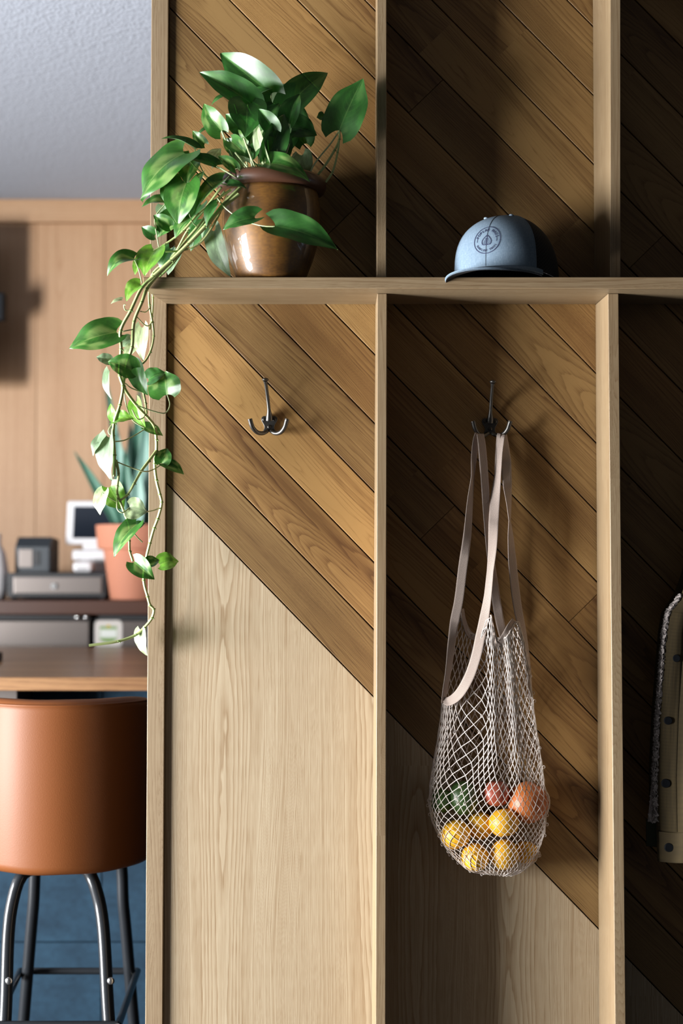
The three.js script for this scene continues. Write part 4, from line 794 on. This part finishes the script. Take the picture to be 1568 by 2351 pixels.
/* ------------------------------------------------------------------ the bar */
{
  const zf = -1.0, zb = -2.35, yt = P(170, 1555, zf).y, yb = P(170, 1586, zf).y, x0 = -2.7, x1 = 0.6;
  const t = thing('bar_counter', 'wide brown wooden bar counter with a slate tiled front behind the stool', 'counter', V((x0 + x1) / 2, 0, (zf + zb) / 2));
  put('counter_top', grainUV(box(x0, yb, zb, x1, yt, zf, 0.004, 3), 0, 2, 0.6), M.bar, t);
  const zt = -1.32;
  put('carcass', box(x0 + 0.02, 0, zb + 0.1, x1 - 0.02, yb - 0.001, zt - 0.014, 0.002), M.grout, t);
  const jx = P(233, 2160, zt).x, jy = P(233, 2163, zt).y, S = 0.6;
  for (let i = -4; i < 3; i++) for (let j = -1; j < 2; j++) {
    const a = Math.max(x0 + 0.02, jx + i * S + 0.0015), b = Math.min(x1 - 0.02, jx + (i + 1) * S - 0.0015), lo = Math.max(0.002, jy + j * S + 0.0015), hi = Math.min(yb - 0.002, jy + (j + 1) * S - 0.0015);
    if (b - a < 0.02 || hi - lo < 0.02) continue;
    put('tile', grainUV(box(a, lo, zt - 0.013, b, hi, zt, 0.0015, 1), 0, 0.9, 0.9, i * 0.37, j * 0.61), M.slate, t);
  }
  put('bracket', box(P(-60, 1600, -1.1).x, yb - 0.26, -1.3, P(40, 1600, -1.1).x, yb - 0.001, -1.1, 0.003), M.steel, t);
  const bx = P(3, 1525, -1.6);
  single('trinket', box(bx.x - 0.05, yt, -1.62, bx.x, yt + 0.03, -1.58, 0.004), M.black, 'small black object lying on the bar at the left edge', 'object', V(bx.x - 0.02, yt, -1.6));
}
/* back counter with the things that stand on it */
const BZ = -2.55, bcTop = P(150, 1379, BZ).y, bcBot = P(150, 1411, BZ).y;
{
  const x0 = -2.9, x1 = 0.9;
  const t = thing('back_counter', 'dark brown wooden back counter along the panelled wall', 'counter', V((x0 + x1) / 2, 0, -2.9));
  put('counter_top', box(x0, bcBot, ZB + 0.024, x1, bcTop, BZ, 0.004), M.darkWood, t);
  put('carcass', box(x0, 0, ZB + 0.024, x1, bcBot - 0.001, -3.1, 0.003), M.black, t);
  const fz = -2.6, fx0 = P(-320, 1450, fz).x, fx1 = P(208, 1450, fz).x;
  const f = thing('steel_fridge', 'stainless steel fridge under the left part of the back counter', 'fridge', V((fx0 + fx1) / 2, 0, -2.85));
  put('cabinet', box(fx0, 0.06, -3.09, fx1, bcBot - 0.003, fz - 0.04, 0.004), M.black, f);
  put('door', box(fx0 + 0.004, 0.1, fz - 0.038, fx1 - 0.004, P(100, 1424, fz).y, fz, 0.006, 3), M.steel, f);
  put('top_rail', box(fx0 + 0.004, P(100, 1422, fz).y, fz - 0.038, fx1 - 0.004, bcBot - 0.004, fz - 0.008, 0.003), M.black, f);
  for (const k of [0, 1]) put('hinge', ball(P(180 + 20 * k, 1417, fz - 0.004), 0.012, 1.4, 0.7, 0.6, 10), M.chrome, f);
  const cx0 = P(213, 1450, fz).x, cx1 = P(520, 1450, fz).x;
  const c = thing('steel_cooler', 'steel bar cooler with a round cornered white and green sticker', 'fridge', V((cx0 + cx1) / 2, 0, -2.85));
  put('cabinet', box(cx0, 0.06, -3.09, cx1, bcBot - 0.003, fz - 0.04, 0.004), M.black, c);
  put('door', box(cx0 + 0.01, 0.1, fz - 0.038, cx1 - 0.004, P(260, 1424, fz).y, fz, 0.006, 3), M.steel, c);
  const S = 256, cv = document.createElement('canvas'); cv.width = cv.height = S; const k = cv.getContext('2d');
  k.fillStyle = '#d9d2cc'; k.fillRect(0, 0, S, S); k.fillStyle = '#6f9a3f'; k.beginPath(); k.moveTo(50, 62); k.lineTo(206, 62); k.lineTo(206, 190); k.quadraticCurveTo(128, 236, 50, 190); k.fill(); k.fillStyle = '#c9d0bf'; k.fillRect(42, 84, 172, 92); k.fillStyle = '#d8b020'; k.fillRect(112, 46, 32, 22);
  k.fillStyle = '#e8ebe4'; k.fillRect(58, 96, 140, 66);
  const tx = new THREE.CanvasTexture(cv); tx.colorSpace = THREE.SRGBColorSpace;
  const a = P(217, 1484, fz), b = P(281, 1424, fz), w = b.x - a.x, h = b.y - a.y, sh = new THREE.Shape(); const r = 0.02; sh.moveTo(r, 0); sh.lineTo(w - r, 0); sh.quadraticCurveTo(w, 0, w, r); sh.lineTo(w, h - r); sh.quadraticCurveTo(w, h, w - r, h); sh.lineTo(r, h); sh.quadraticCurveTo(0, h, 0, h - r); sh.lineTo(0, r); sh.quadraticCurveTo(0, 0, r, 0);
  const sg = new THREE.ExtrudeGeometry(sh, { depth: 0.0015, bevelEnabled: false }); const uv = sg.attributes.uv, pp = sg.attributes.position; for (let i = 0; i < uv.count; i++) uv.setXY(i, pp.getX(i) / w, pp.getY(i) / h); sg.translate(a.x, a.y, fz + 0.0005);
  put('sticker', sg, std({ map: tx, roughness: 0.6 }), c, 'white sticker with a green shield');
  // cash drawer
  const dz = -2.68, d0 = P(15, 1350, dz), d1 = P(243, 1315, dz);
  const dr = thing('cash_drawer', 'low wide black cash drawer with a steel front on the back counter', 'cash drawer', V((d0.x + d1.x) / 2, bcTop, -2.88));
  put('case', box(d0.x, bcTop + 0.008, -3.1, d1.x, d1.y, dz - 0.004, 0.004), M.black, dr);
  put('drawer_front', box(P(31, 1350, dz).x, bcTop + 0.024, dz - 0.006, P(234, 1350, dz).x, d1.y - 0.016, dz + 0.004, 0.003), M.steel, dr);
  const lk = new THREE.CylinderGeometry(0.012, 0.012, 0.012, 16); lk.rotateX(Math.PI / 2); lk.translate(P(124, 1352, dz).x, (bcTop + d1.y) / 2, dz + 0.007); put('lock', lk, M.chrome, dr);
  for (const [x, z] of [[28, -2.72], [232, -2.72], [28, -3.05], [232, -3.05]]) { const g = new THREE.CylinderGeometry(0.012, 0.014, 0.009, 12); g.translate(P(x, 1370, dz).x, bcTop + 0.0045, z); put('foot', g, M.black, dr); }
  // receipt printer on it
  const pz = -2.76, p0 = P(36, 1313, pz), p1 = P(112, 1233, pz), py0 = d1.y;
  const pr = thing('receipt_printer', 'dark grey receipt printer with a sloping top standing on the cash drawer', 'printer', V((p0.x + p1.x) / 2, py0, -2.85));
  const s2 = new THREE.Shape(); const pw = p1.x - p0.x, ph = p1.y - py0; s2.moveTo(0, 0); s2.lineTo(0.19, 0); s2.lineTo(0.19, ph * 0.95); s2.lineTo(0.05, ph); s2.lineTo(0, ph * 0.72); s2.lineTo(0, 0);
  const pb = new THREE.ExtrudeGeometry(s2, { depth: pw, bevelEnabled: true, bevelSize: 0.004, bevelThickness: 0.004, bevelOffset: -0.004, bevelSegments: 2 }); pb.rotateY(Math.PI / 2); pb.translate(p0.x, py0 + 0.0005, pz); put('body', pb, M.printer, pr);
  put('paper_slot', box(mix(p0.x, p1.x, 0.55), py0 + 0.03, pz - 0.002, mix(p0.x, p1.x, 0.74), py0 + ph * 0.6, pz + 0.0035, 0.002), M.black, pr);
  put('cover', box(p0.x + 0.012, py0 + 0.02, pz - 0.001, mix(p0.x, p1.x, 0.52), py0 + ph * 0.66, pz + 0.003, 0.003), M.steel, pr);
  // tablet till on its stand
  const tz = -2.86, t0 = P(150, 1249, tz), t1 = P(352, 1148, tz);
  const tb = thing('tablet_till', 'white framed tablet till with a dark screen on a white stand', 'tablet', V((t0.x + t1.x) / 2, d1.y, tz - 0.06));
  const tilt = (g) => { g.translate(0, -t0.y, -tz); g.rotateX(-0.22); g.translate(0, t0.y, tz); return g; };
  put('frame', tilt(box(t0.x, t0.y, tz - 0.018, t1.x, t1.y + 0.004, tz, 0.014, 4)), M.white, tb);
  put('screen', tilt(box(P(166, 1240, tz).x, t0.y + 0.024, tz - 0.004, P(337, 1240, tz).x, t1.y - 0.021, tz + 0.002, 0.003)), M.screen, tb);
  const neckX = P(215, 1270, tz).x;
  put('stand', bag(box(neckX - 0.085, P(0, 1287, tz).y, tz - 0.1, neckX + 0.1, P(0, 1262, tz).y, tz + 0.02, 0.012, 3), box(neckX - 0.05, P(0, 1290, tz).y, tz - 0.06, neckX + 0.06, t0.y + 0.03, tz - 0.022, 0.01, 3), box(neckX - 0.06, d1.y + 0.0005, tz - 0.13, neckX + 0.08, P(0, 1285, tz).y, tz - 0.03, 0.01, 3)), M.white, tb);
  const rz = -2.74, r0 = P(166, 1316, rz), r1 = P(212, 1289, rz);
  const rd = thing('card_reader', 'small rounded white card reader lying on the cash drawer under the tablet', 'card reader', V((r0.x + r1.x) / 2, d1.y, rz - 0.04));
  put('body', box(r0.x, d1.y + 0.0005, rz - 0.09, r1.x, r1.y, rz, 0.016, 4), M.white, rd);
  put('slot', box(r0.x + 0.016, d1.y + 0.012, rz - 0.004, r1.x - 0.016, d1.y + 0.016, rz + 0.001, 0.001), M.black, rd);
  // snake plant
  const sz = -2.7, sm = mmpp(sz), sc = V(P(312, 1380, sz).x, bcTop, sz), sp = thing('potted_snake_plant', 'tall snake plant with upright leaves in a terracotta pot on the back counter', 'plant', sc);
  const yy = (py) => P(312, py, sz).y, prof = [[0, bcTop + 0.001], [56, bcTop + 0.001], [58, bcTop + 0.004], [75, yy(1262)], [80, yy(1262)], [88, yy(1258)], [92, yy(1206)], [84, yy(1205)], [82, yy(1225)], [0, yy(1228)]].map(([r2, y2]) => new THREE.Vector2(r2 * sm, y2));
  const lg = new THREE.LatheGeometry(prof, 56); lg.translate(sc.x, 0, sc.z); put('pot', lg, M.terracotta, sp);
  const soil = new THREE.CylinderGeometry(80 * sm, 80 * sm, 0.01, 32); soil.translate(sc.x, yy(1222), sc.z); put('soil', soil, M.soil, sp);
  for (const [bx, tx, ty, w, dz2, mt] of [[296, 240, 852, 24, .02, 0], [312, 322, 884, 34, -.02, 0], [280, 172, 1038, 26, .05, 0], [292, 268, 985, 36, .03, 1], [306, 300, 968, 32, -.04, 1], [322, 338, 960, 36, .03, 1], [328, 360, 930, 30, -.03, 0], [288, 262, 1090, 30, .06, 0], [316, 318, 1060, 34, .06, 1], [300, 286, 1030, 30, .05, 0], [334, 392, 1010, 30, .02, 0]]) {
    const a0 = P(bx, 1228, sz + dz2 * 0.6), a1 = P(mix(bx, tx, 0.35), mix(1228, ty, 0.45), sz + dz2), a2 = P(tx, ty, sz + dz2 * 1.3), cu = new THREE.QuadraticBezierCurve3(a0, a1, a2);
    put('leaf', sheet((u, v) => { const q = cu.getPoint(u), d = cu.getTangent(u), s = V(d.y, -d.x, 0).normalize(), wv = w * sm * (u < 0.55 ? mix(0.62, 1, u / 0.55) : Math.pow(Math.max(0, 1 - (u - 0.55) / 0.45), 0.7)), x = v * 2 - 1; return q.addScaledVector(s, x * wv / 2).add(V(0, 0, 0.012 * x * x)); }, 22, 6, 0.003), mt ? M.snakeLight : M.snake, sp);
  }
  // glass jar and white jug at the left edge
  const jz = -2.85, jm = mmpp(jz), jc = V(P(38, 1300, jz).x, bcTop, jz);
  const gx = V(P(-12, 1300, -2.72).x, bcTop, -2.72), gm = mmpp(-2.72), yj = (py) => P(0, py, -2.72).y;
  const jug = thing('white_jug', 'rounded white jug at the left edge beside the cash drawer', 'jug', gx);
  const jp = [[0, bcTop + 0.001], [24, bcTop + 0.001], [30, yj(1350)], [31, yj(1310)], [24, yj(1270)], [14, yj(1250)], [14, yj(1225)], [12, yj(1225)], [12, yj(1252)], [0, yj(1260)]].map(([r2, y2]) => new THREE.Vector2(r2 * gm, y2));
  const jg = new THREE.LatheGeometry(jp, 40); jg.translate(gx.x, 0, gx.z); put('body', jg, M.white, jug);
  put('handle', tube([V(gx.x - 24 * gm, yj(1270), gx.z), V(gx.x - 48 * gm, yj(1280), gx.z), V(gx.x - 48 * gm, yj(1315), gx.z), V(gx.x - 29 * gm, yj(1330), gx.z)], 0.007, 10, 20), M.white, jug);
  void jm; void jc;
}
/* television and its bracket on the far wall, mostly outside the frame */
{
  const z1 = ZB + 0.2, xr = P(-10, 700, z1).x, y1 = P(0, 522, z1).y, y0 = P(0, 895, z1).y;
  const t = thing('television', 'black television on the panelled wall, only a small black box beside it in view', 'television', V(xr - 0.55, y0, ZB + 0.1));
  put('screen', box(xr - 1.1, y0, z1 - 0.045, xr, y1, z1, 0.006, 3), M.screen, t);
  put('bracket', box(xr - 0.75, mix(y0, y1, 0.35), ZB + 0.001, xr - 0.35, mix(y0, y1, 0.65), z1 - 0.046, 0.003), M.black, t);
  const a = P(-30, 735, z1 + 0.02), b = P(10, 672, z1 + 0.02);
  put('sensor_box', box(a.x, a.y, z1 - 0.02, b.x, b.y, z1 + 0.03, 0.006, 3), M.button, t);
}

scene.traverse((o) => { if (o.isMesh) { o.castShadow = true; o.receiveShadow = true; } });
renderer.render(scene, camera);
